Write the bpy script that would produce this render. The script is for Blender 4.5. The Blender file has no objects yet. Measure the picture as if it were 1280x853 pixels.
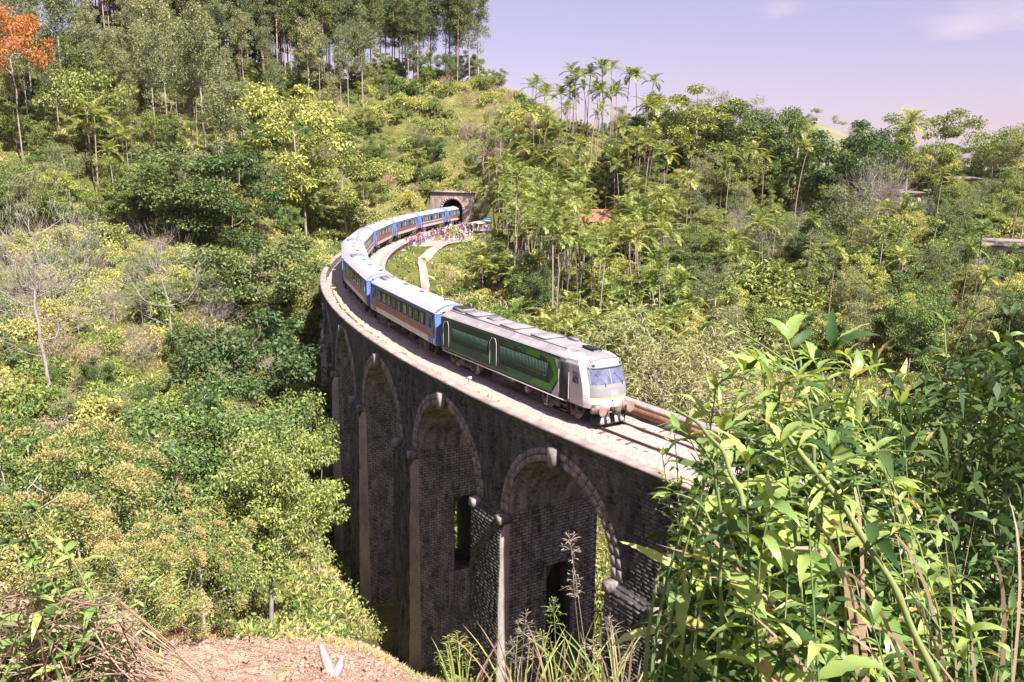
import bpy, math, random
import numpy as np
from mathutils import Matrix, Vector

SC = bpy.context.scene
COL = SC.collection
R = math.radians
# ------------------------------------------------------------------ camera
F_PX, PITCH, ROLL, CAM_Z = 1075.731, R(11.89043), R(-0.5020461), 14.42721
cd = bpy.data.cameras.new('camera')
cd.sensor_fit = 'HORIZONTAL'; cd.sensor_width = 36.0
cd.lens = 36.0 * F_PX / 1280.0
cd.clip_start = 0.05; cd.clip_end = 6000
cam = bpy.data.objects.new('camera', cd); COL.objects.link(cam)
_ct, _st, _cr, _sr = math.cos(PITCH), math.sin(PITCH), math.cos(ROLL), math.sin(ROLL)
_U = Vector((0, _st, _ct)); _F = Vector((0, _ct, -_st)); _X = Vector((1, 0, 0))
_r = _X * _cr - _U * _sr; _u = _X * _sr + _U * _cr
cam.matrix_world = Matrix(((_r.x, _u.x, -_F.x, 0), (_r.y, _u.y, -_F.y, 0), (_r.z, _u.z, -_F.z, CAM_Z), (0, 0, 0, 1)))
SC.camera = cam
# ------------------------------------------------------------------ sky, sun, exposure
SUN_AZ, SUN_EL = R(305.0), R(50.0)          # direction towards the sun, measured from +X
wd = bpy.data.worlds.new('World'); SC.world = wd; wd.use_nodes = True
nt = wd.node_tree; nt.nodes.clear()
wo = nt.nodes.new('ShaderNodeOutputWorld'); bg = nt.nodes.new('ShaderNodeBackground')
sky = nt.nodes.new('ShaderNodeTexSky'); sky.sky_type = 'NISHITA'; sky.sun_disc = False
sky.sun_elevation = SUN_EL; sky.sun_rotation = R(90.0) - SUN_AZ
sky.altitude = 900; sky.air_density = 1.0; sky.dust_density = 1.6; sky.ozone_density = 1.6
tint = nt.nodes.new('ShaderNodeMix'); tint.data_type = 'RGBA'; tint.blend_type = 'MULTIPLY'
tint.inputs[0].default_value = 1.0; tint.inputs[7].default_value = (1.46, 1.02, 1.14, 1)
geo = nt.nodes.new('ShaderNodeTexCoord')
mp = nt.nodes.new('ShaderNodeMapping'); mp.inputs['Scale'].default_value = (2.2, 2.2, 6.0); mp.inputs['Location'].default_value = (6.85, 3.55, 2.65)
cn = nt.nodes.new('ShaderNodeTexNoise'); cn.inputs['Scale'].default_value = 2.3; cn.inputs['Detail'].default_value = 5
cr = nt.nodes.new('ShaderNodeValToRGB'); cr.color_ramp.elements[0].position = 0.56; cr.color_ramp.elements[1].position = 0.74
cr.color_ramp.elements[0].color = (0, 0, 0, 1); cr.color_ramp.elements[1].color = (0.55, 0.55, 0.55, 1)
cm = nt.nodes.new('ShaderNodeMix'); cm.data_type = 'RGBA'; cm.inputs[7].default_value = (9.5, 7.6, 8.0, 1)
L = nt.links.new
L(geo.outputs['Generated'], mp.inputs[0]); L(mp.outputs[0], cn.inputs['Vector']); L(cn.outputs[0], cr.inputs[0])
even = nt.nodes.new('ShaderNodeMix'); even.data_type = 'RGBA'; even.inputs[0].default_value = 0.36; even.inputs[7].default_value = (6.2, 5.2, 7.2, 1)
L(sky.outputs[0], tint.inputs[6]); L(tint.outputs[2], even.inputs[6]); L(even.outputs[2], cm.inputs[6]); L(cr.outputs[0], cm.inputs[0])
L(cm.outputs[2], bg.inputs[0]); bg.inputs[1].default_value = 0.05
L(bg.outputs[0], wo.inputs[0])
sl = bpy.data.lights.new('sun', 'SUN'); sl.energy = 5.0; sl.angle = R(0.55); sl.color = (1.0, 0.94, 0.86)
sun = bpy.data.objects.new('sun', sl); COL.objects.link(sun)
_sd = Vector((math.cos(SUN_AZ) * math.cos(SUN_EL), math.sin(SUN_AZ) * math.cos(SUN_EL), math.sin(SUN_EL)))
sun.rotation_euler = _sd.to_track_quat('Z', 'Y').to_euler()
vs = SC.view_settings; vs.view_transform = 'Standard'; vs.look = 'None'; vs.exposure = 1.3; vs.gamma = 1.0
vs.use_curve_mapping = False
cy = SC.cycles
cy.use_denoising = True; cy.max_bounces = 5; cy.diffuse_bounces = 1; cy.glossy_bounces = 2
cy.transmission_bounces = 4; cy.transparent_max_bounces = 8; cy.volume_bounces = 0
cy.use_adaptive_sampling = True; cy.adaptive_threshold = 0.015
try: cy.denoiser = 'OPENIMAGEDENOISE'
except Exception: pass
cy.caustics_reflective = False; cy.caustics_refractive = False

# ------------------------------------------------------------------ geometry of the picture and of the track
def ray(px, py, Y):
    """world point on the sight line through pixel (px,py) of the 1280x853 photo, at forward distance Y"""
    a = (px - 640) / F_PX; b = (426.5 - py) / F_PX
    X = a * _cr + b * _sr; u = -a * _sr + b * _cr
    y = _ct + u * _st; z = -_st + u * _ct
    return X / y * Y, Y, CAM_Z + z / y * Y
def proj(X, Y, Z):
    z = Z - CAM_Z
    c = Y * _ct - z * _st; u = Y * _st + z * _ct
    c = np.maximum(c, 1e-3)
    return 640 + F_PX * (X * _cr - u * _sr) / c, 426.5 - F_PX * (X * _sr + u * _cr) / c, c
DS = 0.5; SS = np.arange(-40, 260, DS)
_k = -0.005914748 - 1.910194e-05 * np.clip(SS, -20, 175) + 2.175793e-07 * np.clip(SS, -20, 175) ** 2
_h = np.cumsum(_k) * DS; _h += 2.176836 - np.interp(0, SS, _h)
_px = np.cumsum(np.cos(_h)) * DS; _py = np.cumsum(np.sin(_h)) * DS
_px += 5.799722 - np.interp(0, SS, _px); _py += 45.96688 - np.interp(0, SS, _py)
def trk(s, off=0.0, z=0.0):
    """point at distance s along the track, off metres to the outer side of the curve"""
    h = np.interp(s, SS, _h)
    return np.stack(np.broadcast_arrays(np.interp(s, SS, _px) - np.sin(h) * off, np.interp(s, SS, _py) + np.cos(h) * off, z), -1)
_cx = np.array(_px[::2]); _cyy = np.array(_py[::2]); _cs = SS[::2]
def to_track(X, Y):
    """nearest s and signed offset (outer side positive) for arrays of points"""
    X = np.asarray(X, float).ravel(); Y = np.asarray(Y, float).ravel()
    s = np.empty(len(X)); o = np.empty(len(X))
    for i in range(0, len(X), 4000):
        x = X[i:i+4000, None]; y = Y[i:i+4000, None]
        d = (x - _cx) ** 2 + (y - _cyy) ** 2
        j = d.argmin(1); s[i:i+4000] = _cs[j]
        h = np.interp(_cs[j], SS, _h)
        o[i:i+4000] = -(x[:, 0] - _cx[j]) * np.sin(h) + (y[:, 0] - _cyy[j]) * np.cos(h)
    return s, o

# ------------------------------------------------------------------ mesh helpers
class MB:
    def __init__(self): self.v = []; self.n = 0; self.f = []; self.m = []
    def add(self, V, F, mi=0):
        V = np.asarray(V, float).reshape(-1, 3); F = np.asarray(F, int)
        self.v.append(V); self.f.append(F + self.n); self.n += len(V)
        self.m.append(np.broadcast_to(np.asarray(mi, int), (len(F),)))
        return self
    def box(self, c, size, mi=0, M=None, taper=None):
        x, y, z = np.array(size) / 2.0
        V = np.array([[-x,-y,-z],[x,-y,-z],[x,y,-z],[-x,y,-z],[-x,-y,z],[x,-y,z],[x,y,z],[-x,y,z]])
        if taper: V[4:, :2] *= taper
        if M is not None: V = V @ np.array(M)[:3, :3].T
        return self.add(V + np.array(c), [[0,3,2,1],[4,5,6,7],[0,1,5,4],[1,2,6,5],[2,3,7,6],[3,0,4,7]], mi)
    def hexa(self, V, mi=0):
        return self.add(V, [[0,3,2,1],[4,5,6,7],[0,1,5,4],[1,2,6,5],[2,3,7,6],[3,0,4,7]], mi)
    def tube(self, P, rad, n=6, mi=0, caps=True):
        P = np.asarray(P, float); k = len(P); rad = np.broadcast_to(rad, (k,))
        T = np.gradient(P, axis=0); T /= np.linalg.norm(T, axis=1)[:, None] + 1e-9
        a = np.array([0, 0, 1.0]) if abs(T[0, 2]) < .9 else np.array([1.0, 0, 0])
        A = np.cross(T, a); A /= np.linalg.norm(A, axis=1)[:, None] + 1e-9; B = np.cross(T, A)
        t = np.arange(n) * 2 * math.pi / n
        V = P[:, None] + rad[:, None, None] * (A[:, None] * np.cos(t)[None, :, None] + B[:, None] * np.sin(t)[None, :, None])
        i = np.arange(k - 1)[:, None] * n; j = np.arange(n)[None]; j2 = (j + 1) % n
        Q = np.stack([i + j, i + j2, i + n + j2, i + n + j], -1).reshape(-1, 4)
        self.add(V.reshape(-1, 3), Q, mi)
        if caps and n >= 3 and rad[0] > .004:
            self.add(V[0], [list(range(n))[::-1]], mi); self.add(V[-1], [list(range(n))], mi)
        return self
    def prism(self, poly, lo, hi, axis=0, mi=0):
        """polygon (two coordinates) extruded along an axis from lo to hi"""
        poly = np.asarray(poly, float); n = len(poly)
        def put(v):
            V = np.empty((n, 3)); o = [a for a in (0, 1, 2) if a != axis]
            V[:, o[0]] = poly[:, 0]; V[:, o[1]] = poly[:, 1]; V[:, axis] = v; return V
        V = np.concatenate([put(lo), put(hi)])
        self.add(V, [[i, (i+1) % n, n + (i+1) % n, n + i] for i in range(n)], mi)
        self.add(V, [list(range(n))[::-1]], mi); self.add(V, [list(range(n, 2*n))], mi)
        return self
    def grid(self, V, mi=0, close=False):
        """V: (a,b,3) grid of points"""
        V = np.asarray(V, float); a, b = V.shape[:2]
        i = np.arange(a - 1)[:, None] * b; j = np.arange(b - 1)[None]
        return self.add(V.reshape(-1, 3), np.stack([i + j, i + j + 1, i + b + j + 1, i + b + j], -1).reshape(-1, 4), mi)
    def mesh(self, name, mats, smooth=False):
        me = bpy.data.meshes.new(name)
        V = np.concatenate(self.v); me.vertices.add(len(V)); me.vertices.foreach_set('co', V.astype(np.float32).ravel())
        tot = np.concatenate([np.full(len(f), f.shape[1]) for f in self.f]); idx = np.concatenate([f.ravel() for f in self.f])
        me.loops.add(len(idx)); me.loops.foreach_set('vertex_index', idx.astype(np.int32))
        me.polygons.add(len(tot)); st = np.concatenate([[0], np.cumsum(tot)[:-1]])
        me.polygons.foreach_set('loop_start', st.astype(np.int32)); me.polygons.foreach_set('loop_total', tot.astype(np.int32))
        me.polygons.foreach_set('material_index', np.concatenate(self.m).astype(np.int32))
        if smooth: me.polygons.foreach_set('use_smooth', np.ones(len(tot), bool))
        if not isinstance(mats, (list, tuple)): mats = [mats]
        for m in mats: me.materials.append(m)
        me.update(calc_edges=True); me.validate()
        return me
    def build(self, name, mats, parent=None, smooth=False, **kw):
        return link(name, self.mesh(name, mats, smooth), parent, **kw)
def link(name, data, parent=None, loc=None, rot=None, scale=None, kind=None, label=None):
    o = bpy.data.objects.new(name, data); COL.objects.link(o)
    if parent is not None: o.parent = parent
    if loc is not None: o.location = loc
    if rot is not None: o.rotation_euler = rot
    if scale is not None: o.scale = (scale,) * 3 if np.isscalar(scale) else scale
    if kind: o['kind'] = kind
    if label: o['label'] = label
    return o
def tag(o, label, cat, group=None):
    o['label'] = label; o['category'] = cat
    if group: o['group'] = group
    return o
def thing(name, label, cat, loc=(0, 0, 0), rotz=0.0, group=None, scale=None):
    o = link(name, None, loc=loc, rot=(0, 0, rotz), scale=scale)
    o.empty_display_size = 0.2
    return tag(o, label, cat, group)
def copy_tree(o, parent=None):
    c = o.copy(); COL.objects.link(c)
    if parent is not None: c.parent = parent
    for ch in list(o.children): copy_tree(ch, c)
    return c
def chan(o): return o
def rot_z(a): return np.array([[math.cos(a), -math.sin(a), 0], [math.sin(a), math.cos(a), 0], [0, 0, 1.0]])

# ------------------------------------------------------------------ materials
def mat(name): 
    m = bpy.data.materials.new(name); m.use_nodes = True
    return m, m.node_tree, m.node_tree.nodes['Principled BSDF']
def ramp(t, stops):
    r = t.nodes.new('ShaderNodeValToRGB'); e = r.color_ramp.elements
    while len(e) < len(stops): e.new(0.5)
    for k, (p, c) in zip(e, stops): k.position = p; k.color = (*c, 1)
    return r
def noise(t, scale, detail=4, vec=None, rough=.55, stretch=None):
    n = t.nodes.new('ShaderNodeTexNoise'); n.inputs['Scale'].default_value = scale; n.inputs['Detail'].default_value = detail
    n.inputs['Roughness'].default_value = rough
    if stretch:
        m = t.nodes.new('ShaderNodeMapping'); m.inputs['Scale'].default_value = stretch
        if vec is None: vec = t.nodes.new('ShaderNodeTexCoord').outputs['Object']
        t.links.new(vec, m.inputs[0]); vec = m.outputs[0]
    elif vec is None: vec = t.nodes.new('ShaderNodeTexCoord').outputs['Object']
    t.links.new(vec, n.inputs['Vector'])
    return n
def mixc(t, fac, a, b, mode='MIX'):
    m = t.nodes.new('ShaderNodeMix'); m.data_type = 'RGBA'; m.blend_type = mode
    for s, v in ((m.inputs[0], fac), (m.inputs[6], a), (m.inputs[7], b)):
        if isinstance(v, (int, float)): s.default_value = v
        elif isinstance(v, tuple): s.default_value = (*v, 1)
        else: t.links.new(v, s)
    return m.outputs[2]
def bump(t, p, h, strength=.4, dist=.05):
    b = t.nodes.new('ShaderNodeBump'); b.inputs['Strength'].default_value = strength; b.inputs['Distance'].default_value = dist
    t.links.new(h, b.inputs['Height']); t.links.new(b.outputs[0], p.inputs['Normal'])
def plain(name, col, rough=.6, var=.12, scale=3.0, metal=0.0, spec=.4, dirt=None, bumpy=0.0):
    """painted or plain surface with a little unevenness of colour and gloss"""
    m, t, p = mat(name)
    n = noise(t, scale, 6)
    c = ramp(t, [(.3, tuple(x * (1 - var) for x in col)), (.7, tuple(min(1, x * (1 + var)) for x in col))])
    t.links.new(n.outputs[0], c.inputs[0]); out = c.outputs[0]
    if dirt:
        n2 = noise(t, 1.3, 6, stretch=(1.2, 1.2, .35)); r2 = ramp(t, [(.45, (0, 0, 0)), (.75, (1, 1, 1))])
        t.links.new(n2.outputs[0], r2.inputs[0])
        f = t.nodes.new('ShaderNodeMath'); f.operation = 'MULTIPLY'; f.inputs[1].default_value = dirt[1]
        t.links.new(r2.outputs[0], f.inputs[0]); out = mixc(t, f.outputs[0], out, dirt[0])
    t.links.new(out, p.inputs['Base Color']); p.inputs['Roughness'].default_value = rough
    p.inputs['Metallic'].default_value = metal; p.inputs['Specular IOR Level'].default_value = spec
    if bumpy: bump(t, p, n.outputs[0], bumpy)
    return m
LEAF_GAIN = 1.75
def leafm(name, c1, c2, trans=.35, rough=.55, hue=.06, spec=.35):
    """leaves: colour differs from leaf to leaf and from plant to plant, light shines through"""
    m, t, p = mat(name); c1 = tuple(min(.85, x * LEAF_GAIN) for x in c1); c2 = tuple(min(.85, x * LEAF_GAIN) for x in c2)
    g = t.nodes.new('ShaderNodeNewGeometry'); oi = t.nodes.new('ShaderNodeObjectInfo')
    c = ramp(t, [(0, c1), (.55, tuple((a + b) / 2 for a, b in zip(c1, c2))), (1, c2)]); t.links.new(g.outputs['Random Per Island'], c.inputs[0])
    h = t.nodes.new('ShaderNodeHueSaturation'); h.inputs['Saturation'].default_value = .9; t.links.new(c.outputs[0], h.inputs['Color'])
    a = t.nodes.new('ShaderNodeMapRange'); a.inputs[3].default_value = .5 - hue / 2; a.inputs[4].default_value = .5 + hue / 2
    t.links.new(oi.outputs['Random'], a.inputs[0]); t.links.new(a.outputs[0], h.inputs['Hue'])
    b = t.nodes.new('ShaderNodeMapRange'); b.inputs[3].default_value = 1.25; b.inputs[4].default_value = .8
    t.links.new(oi.outputs['Random'], b.inputs[0]); t.links.new(b.outputs[0], h.inputs['Value'])
    t.links.new(h.outputs[0], p.inputs['Base Color']); p.inputs['Roughness'].default_value = rough
    p.inputs['Specular IOR Level'].default_value = spec
    tr = t.nodes.new('ShaderNodeBsdfTranslucent'); mx = t.nodes.new('ShaderNodeMixShader'); mx.inputs[0].default_value = trans
    y = mixc(t, 1.0, h.outputs[0], (1.25, 1.2, .55), 'MULTIPLY'); t.links.new(y, tr.inputs[0])
    t.links.new(p.outputs[0], mx.inputs[1]); t.links.new(tr.outputs[0], mx.inputs[2])
    t.links.new(mx.outputs[0], t.nodes['Material Output'].inputs[0])
    return m
def barkm(name, c1, c2, sc=6.0):
    m, t, p = mat(name)
    n = noise(t, sc, 6, stretch=(1, 1, .25)); c = ramp(t, [(.3, c1), (.7, c2)]); t.links.new(n.outputs[0], c.inputs[0])
    t.links.new(c.outputs[0], p.inputs['Base Color']); p.inputs['Roughness'].default_value = .85
    p.inputs['Specular IOR Level'].default_value = .2
    bump(t, p, n.outputs[0], .5, .03)
    return m
# ================================================================== THE GROUND
rng = np.random.default_rng(7)
PX = [  # pixel, pixel, forward distance, how far the ground lies below that sight line
 (48,525,70,0),(335,795,36,0),(210,800,31,0),(420,850,29,0),(566,850,33.5,0),(260,845,27,0),(120,760,34,2.5),(20,640,42,3),(150,500,60,3),(300,480,75,4),(10,450,84,3),
 (200,400,95,3),(370,345,140,0),(395,385,125,0),(372,480,80,0),(376,600,67,0),(388,700,58,0),(435,764,51,0),(500,797,42,0),(340,600,62,6),(260,640,50,5),
 (300,400,105,4),(330,330,125,5),(420,300,172,2),(440,285,185,3),(113,262,147,0),(20,235,140,2),(60,330,110,2),(243,178,158,0),(130,140,175,0),(160,50,210,0),(20,60,190,4),
 (300,200,165,8),(250,260,140,6),(330,280,145,6),(450,260,182,5),(480,200,208,4),(450,105,235,0),(300,60,225,4),(560,100,240,0),(630,105,236,3),(560,180,216,0),(560,238,203,0),(520,235,203,0),(600,235,206,1),
 (400,85,262,9),(550,88,272,9),(640,90,262,10),
 (560,340,135,0),(590,380,105,0),(530,330,130,0),(540,310,155,0),(560,300,170,0),(610,320,165,0),(640,335,150,0),(640,400,100,4),(760,420,90,6),(755,640,72,0),(755,790,57,0),
 (850,440,85,6),(1000,400,95,7),(1200,350,100,7),(800,385,120,1),(700,250,178,9),(700,100,192,15),(640,120,205,9),(780,115,194,13),(820,130,192,12),(960,150,198,11),(1100,180,182,11),(1250,190,172,10),
 (850,220,165,9),(1000,260,150,9),(1150,290,130,8),(1270,270,125,8),(700,330,145,7),(900,330,130,8),(640,250,190,6)]
CT = [ray(a, b, c)[:2] + (ray(a, b, c)[2] - d,) for a, b, c, d in PX]
CT += [(0,0,12.75),(0,3,11.5),(-3,3,11.6),(3,3,11.6),(0,-12,17),(-10,-12,18),(10,-12,17),(-2,6,9.6),(1,10,7.1),(-6,8,8.2),(-9,14,3.6),(0,18,1.2),(-3,24,-2.6),(6,10,7.2),(10,20,2.0),(4,26,-6),
       (14,12,7),(20,25,2),(28,20,6),(18,30,-.6),(34,34,2),(24,42,-6),(34,60,-11),(20,60,-15),(3,36,-13),(-3,42,-17),(-6,50,-20.5),(9,52,-18),(-14,70,-23),(-20,84,-24.5),(-24,96,-22),(-28,108,-15),(2,74,-17),(0,64,-19),(-2,86,-11),(-6,100,-4.5),
       (-60,20,8),(-40,8,14),(-40,35,0),(-90,70,4),(-110,120,12),(-110,30,14),(-140,180,34),(-140,240,46),(-60,262,34),(60,20,10),(80,60,2),(80,110,-4),(120,60,8),(120,120,4),(130,180,6),
       (60,250,2),(120,250,-4),(0,300,14),(-90,320,30),(20,250,16),(60,320,-10),(150,320,-12),(180,30,14),(180,250,-6),(-170,-10,22),(-170,320,40)]
CT = np.array(CT, float)
def _phi(A, B): return np.sqrt(((A[:, None, 0] - B[None, :, 0]) ** 2 + (A[:, None, 1] - B[None, :, 1]) ** 2) + 16.0)
_n = len(CT); _K = np.zeros((_n + 3, _n + 3)); _K[:_n, :_n] = _phi(CT, CT) - np.eye(_n) * 1.2; _K[:_n, _n:] = np.c_[np.ones(_n), CT[:, :2]]; _K[_n:, :_n] = _K[:_n, _n:].T
_w = np.linalg.solve(_K, np.r_[CT[:, 2], 0, 0, 0])
ZB_S = [-30,-24,-18,-12,-6,0,6.5,19,32,45,57,70,80,86]; ZB_Z = [-.8,-1.2,-7,-12,-17,-20,-22,-24,-25,-25.5,-24,-17,-8,-1.2]
def sst(a, b, x): t = np.clip((x - a) / (b - a), 0, 1); return t * t * (3 - 2 * t)
def ground(X, Y, fine=True):
    X = np.atleast_1d(np.asarray(X, float)).ravel(); Y = np.atleast_1d(np.asarray(Y, float)).ravel()
    Z = np.empty(len(X))
    for i in range(0, len(X), 8000):
        A = np.c_[X[i:i+8000], Y[i:i+8000]]
        Z[i:i+8000] = _phi(A, CT) @ _w[:_n] + np.c_[np.ones(len(A)), A] @ _w[_n:]
    if fine:
        d = np.clip(np.hypot(X, Y) / 60, .05, 1)
        Z = Z + d * (.35 * np.sin(X * .41 + 1.3 * np.sin(Y * .23)) * np.sin(Y * .37 + 2) + .15 * np.sin(X * 1.13 + Y * .7) * np.sin(Y * .97 - X * .3))
    s, o = to_track(X, Y); a = np.abs(o)
    br = (s < 86) & (s > -30); zb = np.interp(s, ZB_S, ZB_Z); w = 1 - sst(4.5, 10, a)
    Z = np.where(br, Z + (np.minimum(Z, zb) - Z) * w, Z)
    Z = np.where(br & (a < 4.4) & (s > -22) & (s < 83), np.minimum(Z, zb), Z)
    bed = (s >= 86) & (s < 158.3); w = 1 - sst(4.6, 10, a)
    Z = np.where(bed, Z + (-.7 - Z) * w, Z)
    bed2 = (s >= -60) & (s <= -24); w = 1 - sst(4.6, 9, a); Z = np.where(bed2, Z + (-.7 - Z) * w, Z)
    plat = (s > 108) & (s < 157.5) & (o < 0) & (o > -24); w = (1 - sst(13, 22, -o)) * sst(108, 118, s)
    Z = np.where(plat, Z + (-.75 - Z) * w, Z)
    tun = (s >= 158.3) & (s < 200) & (a < 14); Z = np.where(tun, np.maximum(Z, 7.4 + .12 * (s - 158.3)), Z)
    return Z
m_ground, t, p = mat('hillside_ground')
n1 = noise(t, .05, 5); n2 = noise(t, .35, 7); n3 = noise(t, 3.0, 6)
c1 = ramp(t, [(.38, (.07, .09, .028)), (.50, (.13, .14, .045)), (.62, (.22, .20, .085)), (.76, (.27, .19, .12))])
ad = t.nodes.new('ShaderNodeMath'); ad.operation = 'MULTIPLY_ADD'; ad.inputs[1].default_value = .45; t.links.new(n2.outputs[0], ad.inputs[0])
ad2 = t.nodes.new('ShaderNodeMath'); ad2.operation = 'MULTIPLY_ADD'; ad2.inputs[1].default_value = .55; t.links.new(n1.outputs[0], ad2.inputs[0])
t.links.new(ad2.outputs[0], ad.inputs[2]); ad2.inputs[2].default_value = 0.0
t.links.new(ad.outputs[0], c1.inputs[0])
c2 = ramp(t, [(.3, (.55, .55, .55)), (.7, (1.25, 1.2, 1.1))]); t.links.new(n3.outputs[0], c2.inputs[0])
t.links.new(mixc(t, 1.0, c1.outputs[0], c2.outputs[0], 'MULTIPLY'), p.inputs['Base Color']); p.inputs['Roughness'].default_value = .95
p.inputs['Specular IOR Level'].default_value = .1; bump(t, p, n3.outputs[0], .8, .25)
gx = np.arange(-172, 192, 1.5); gy = np.r_[np.arange(-15, 30, .75), np.arange(30, 240, 1.5), np.arange(240, 334, 3)]
GX, GY = np.meshgrid(gx, gy); GZ = ground(GX, GY).reshape(GX.shape)
V = np.stack([GX, GY, GZ], -1); a, b = GX.shape
i = np.arange(a - 1)[:, None] * b; j = np.arange(b - 1)[None]
Q = np.stack([i + j, i + j + 1, i + b + j + 1, i + b + j], -1).reshape(-1, 4)
C = V.reshape(-1, 3)[Q].mean(1); s_, o_ = to_track(C[:, 0], C[:, 1])
Q = Q[~((np.abs(o_) < 3.9) & (s_ > 156.8) & (s_ < 161.5))]
MB().add(V.reshape(-1, 3), Q).build('hillside', m_ground, kind='structure', smooth=True)
# the land beyond, out to the horizon
far = MB(); rr = np.r_[np.linspace(330, 1400, 64), 2500, 5000]; aa = np.r_[np.linspace(-.6, .75, 160), np.linspace(.85, 2 * math.pi - .6, 50)]; NAA = len(aa)
RR, AA = np.meshgrid(rr, aa); FX = RR * np.sin(AA); FY = RR * np.cos(AA)
FARH = [(212,620,57,60,80),(150,650,24,60,80),(300,640,18,70,80),(400,800,24,120,120),(520,820,28,140,120),(90,700,20,90,90),(650,900,34,200,150),(330,1150,55,200,150)]
def far_z(x_, y_):
    z_ = -26 + 4 * np.sin(x_ * .011) * np.sin(y_ * .009) + 1.6 * np.sin(x_ * .06 + y_ * .03) * np.sin(y_ * .05)
    for (x, y, h, sx, sy) in FARH: z_ = z_ + h * np.exp(-((x_ - x) / sx) ** 2 - ((y_ - y) / sy) ** 2)
    return z_
FZ = far_z(FX, FY)
FZ[:, -2:] = -26
far.grid(np.stack([FX, FY, FZ], -1)); far.grid(np.stack([330.5 * np.sin(aa) * np.array([[0], [1]]), 330.5 * np.cos(aa) * np.array([[0], [1]]), np.full((2, NAA), -27.0)], -1))
m_far = plain('far_grass', (.20, .19, .12), .95, .25, .03, spec=.1)
far.build('far_hills', m_far, kind='structure', smooth=True)

# ================================================================== THE VIADUCT
ZS, RA, BAY, SC0 = -6.2, 4.57, 12.68, 0.33
SPR = 3.80
SPI = 2.95          # the inner face stands back under the corbelled parapet
arches = [SC0 + BAY * k for k in range(-1, 6)]
def front(z): z = np.asarray(z, float); return SPR + .50 * sst(-6.3, -7.0, z) + .022 * np.clip(-7.0 - z, 0, 99)
def mapped(mb, name, mats, parent, **kw):
    mb.v = [trk(v[:, 0], v[:, 1], v[:, 2]) for v in mb.v]; return mb.build(name, mats, parent, **kw)
def stone(name, dark, mid, pale, moss=.5, rnd='island'):
    m, t, p = mat(name)
    g = t.nodes.new('ShaderNodeNewGeometry'); oi = t.nodes.new('ShaderNodeObjectInfo')
    ad = t.nodes.new('ShaderNodeMath'); ad.operation = 'ADD'; t.links.new(g.outputs['Random Per Island'], ad.inputs[0]); t.links.new(oi.outputs['Random'], ad.inputs[1])
    fr = t.nodes.new('ShaderNodeMath'); fr.operation = 'FRACT'; t.links.new(ad.outputs[0], fr.inputs[0])
    pos = g.outputs['Position']
    n = noise(t, .45, 7, vec=pos, rough=.65, stretch=(1.3, 1.3, .8)); n2 = noise(t, 4.5, 6, vec=pos, rough=.65); n3 = noise(t, .9, 5, vec=pos, stretch=(2.4, 2.4, .8))
    base = ramp(t, [(0, dark), (.6, mid), (1, tuple(x * 1.25 for x in mid))]); t.links.new(fr.outputs[0], base.inputs[0])
    rp = ramp(t, [(.44, (0, 0, 0)), (.72, (1, 1, 1))])
    ml = t.nodes.new('ShaderNodeMath'); ml.operation = 'MULTIPLY_ADD'; ml.inputs[1].default_value = .35; t.links.new(n2.outputs[0], ml.inputs[0])
    m2 = t.nodes.new('ShaderNodeMath'); m2.operation = 'MULTIPLY'; m2.inputs[1].default_value = .72; t.links.new(n3.outputs[0], m2.inputs[0]); t.links.new(m2.outputs[0], ml.inputs[2])
    t.links.new(ml.outputs[0], rp.inputs[0])
    c = mixc(t, rp.outputs[0], base.outputs[0], pale)
    rm = ramp(t, [(.52, (0, 0, 0)), (.68, (moss,) * 3)]); t.links.new(n.outputs[0], rm.inputs[0])
    c = mixc(t, rm.outputs[0], c, (.045, .06, .03))
    t.links.new(c, p.inputs['Base Color']); p.inputs['Roughness'].default_value = .9; p.inputs['Specular IOR Level'].default_value = .15
    bump(t, p, n2.outputs[0], .5, .03)
    return m
m_stone = stone('viaduct_blocks', (.020, .024, .023), (.062, .062, .059), (.19, .17, .165), .4)  # outer wall stone, darkened to put its shade into the colour
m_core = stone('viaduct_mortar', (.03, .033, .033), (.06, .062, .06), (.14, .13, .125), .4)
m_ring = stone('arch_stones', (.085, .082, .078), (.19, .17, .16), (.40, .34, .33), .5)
m_soffit = stone('vault_blocks', (.075, .078, .074), (.20, .19, .18), (.55, .48, .46), .45)  # pale staining, made paler still to paint in light bounced under the arches
m_cope = plain('coping_render', (.33, .275, .26), .9, .3, 1.1, spec=.1, dirt=((.19, .15, .13), .65), bumpy=.3)
via = thing('railway_viaduct', 'curved dark stone railway viaduct with tall round arches carrying the train', 'viaduct', tuple(trk(6.7, 0, -21)))
via_inv = Matrix.Translation(-Vector(via.location))
def under(o, par):            # keep world coordinates under a displaced parent
    o.parent = par; o.matrix_parent_inverse = par.matrix_world.inverted() if par.type != 'EMPTY' else Matrix.Translation(-Vector(par.location)); return o
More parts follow.
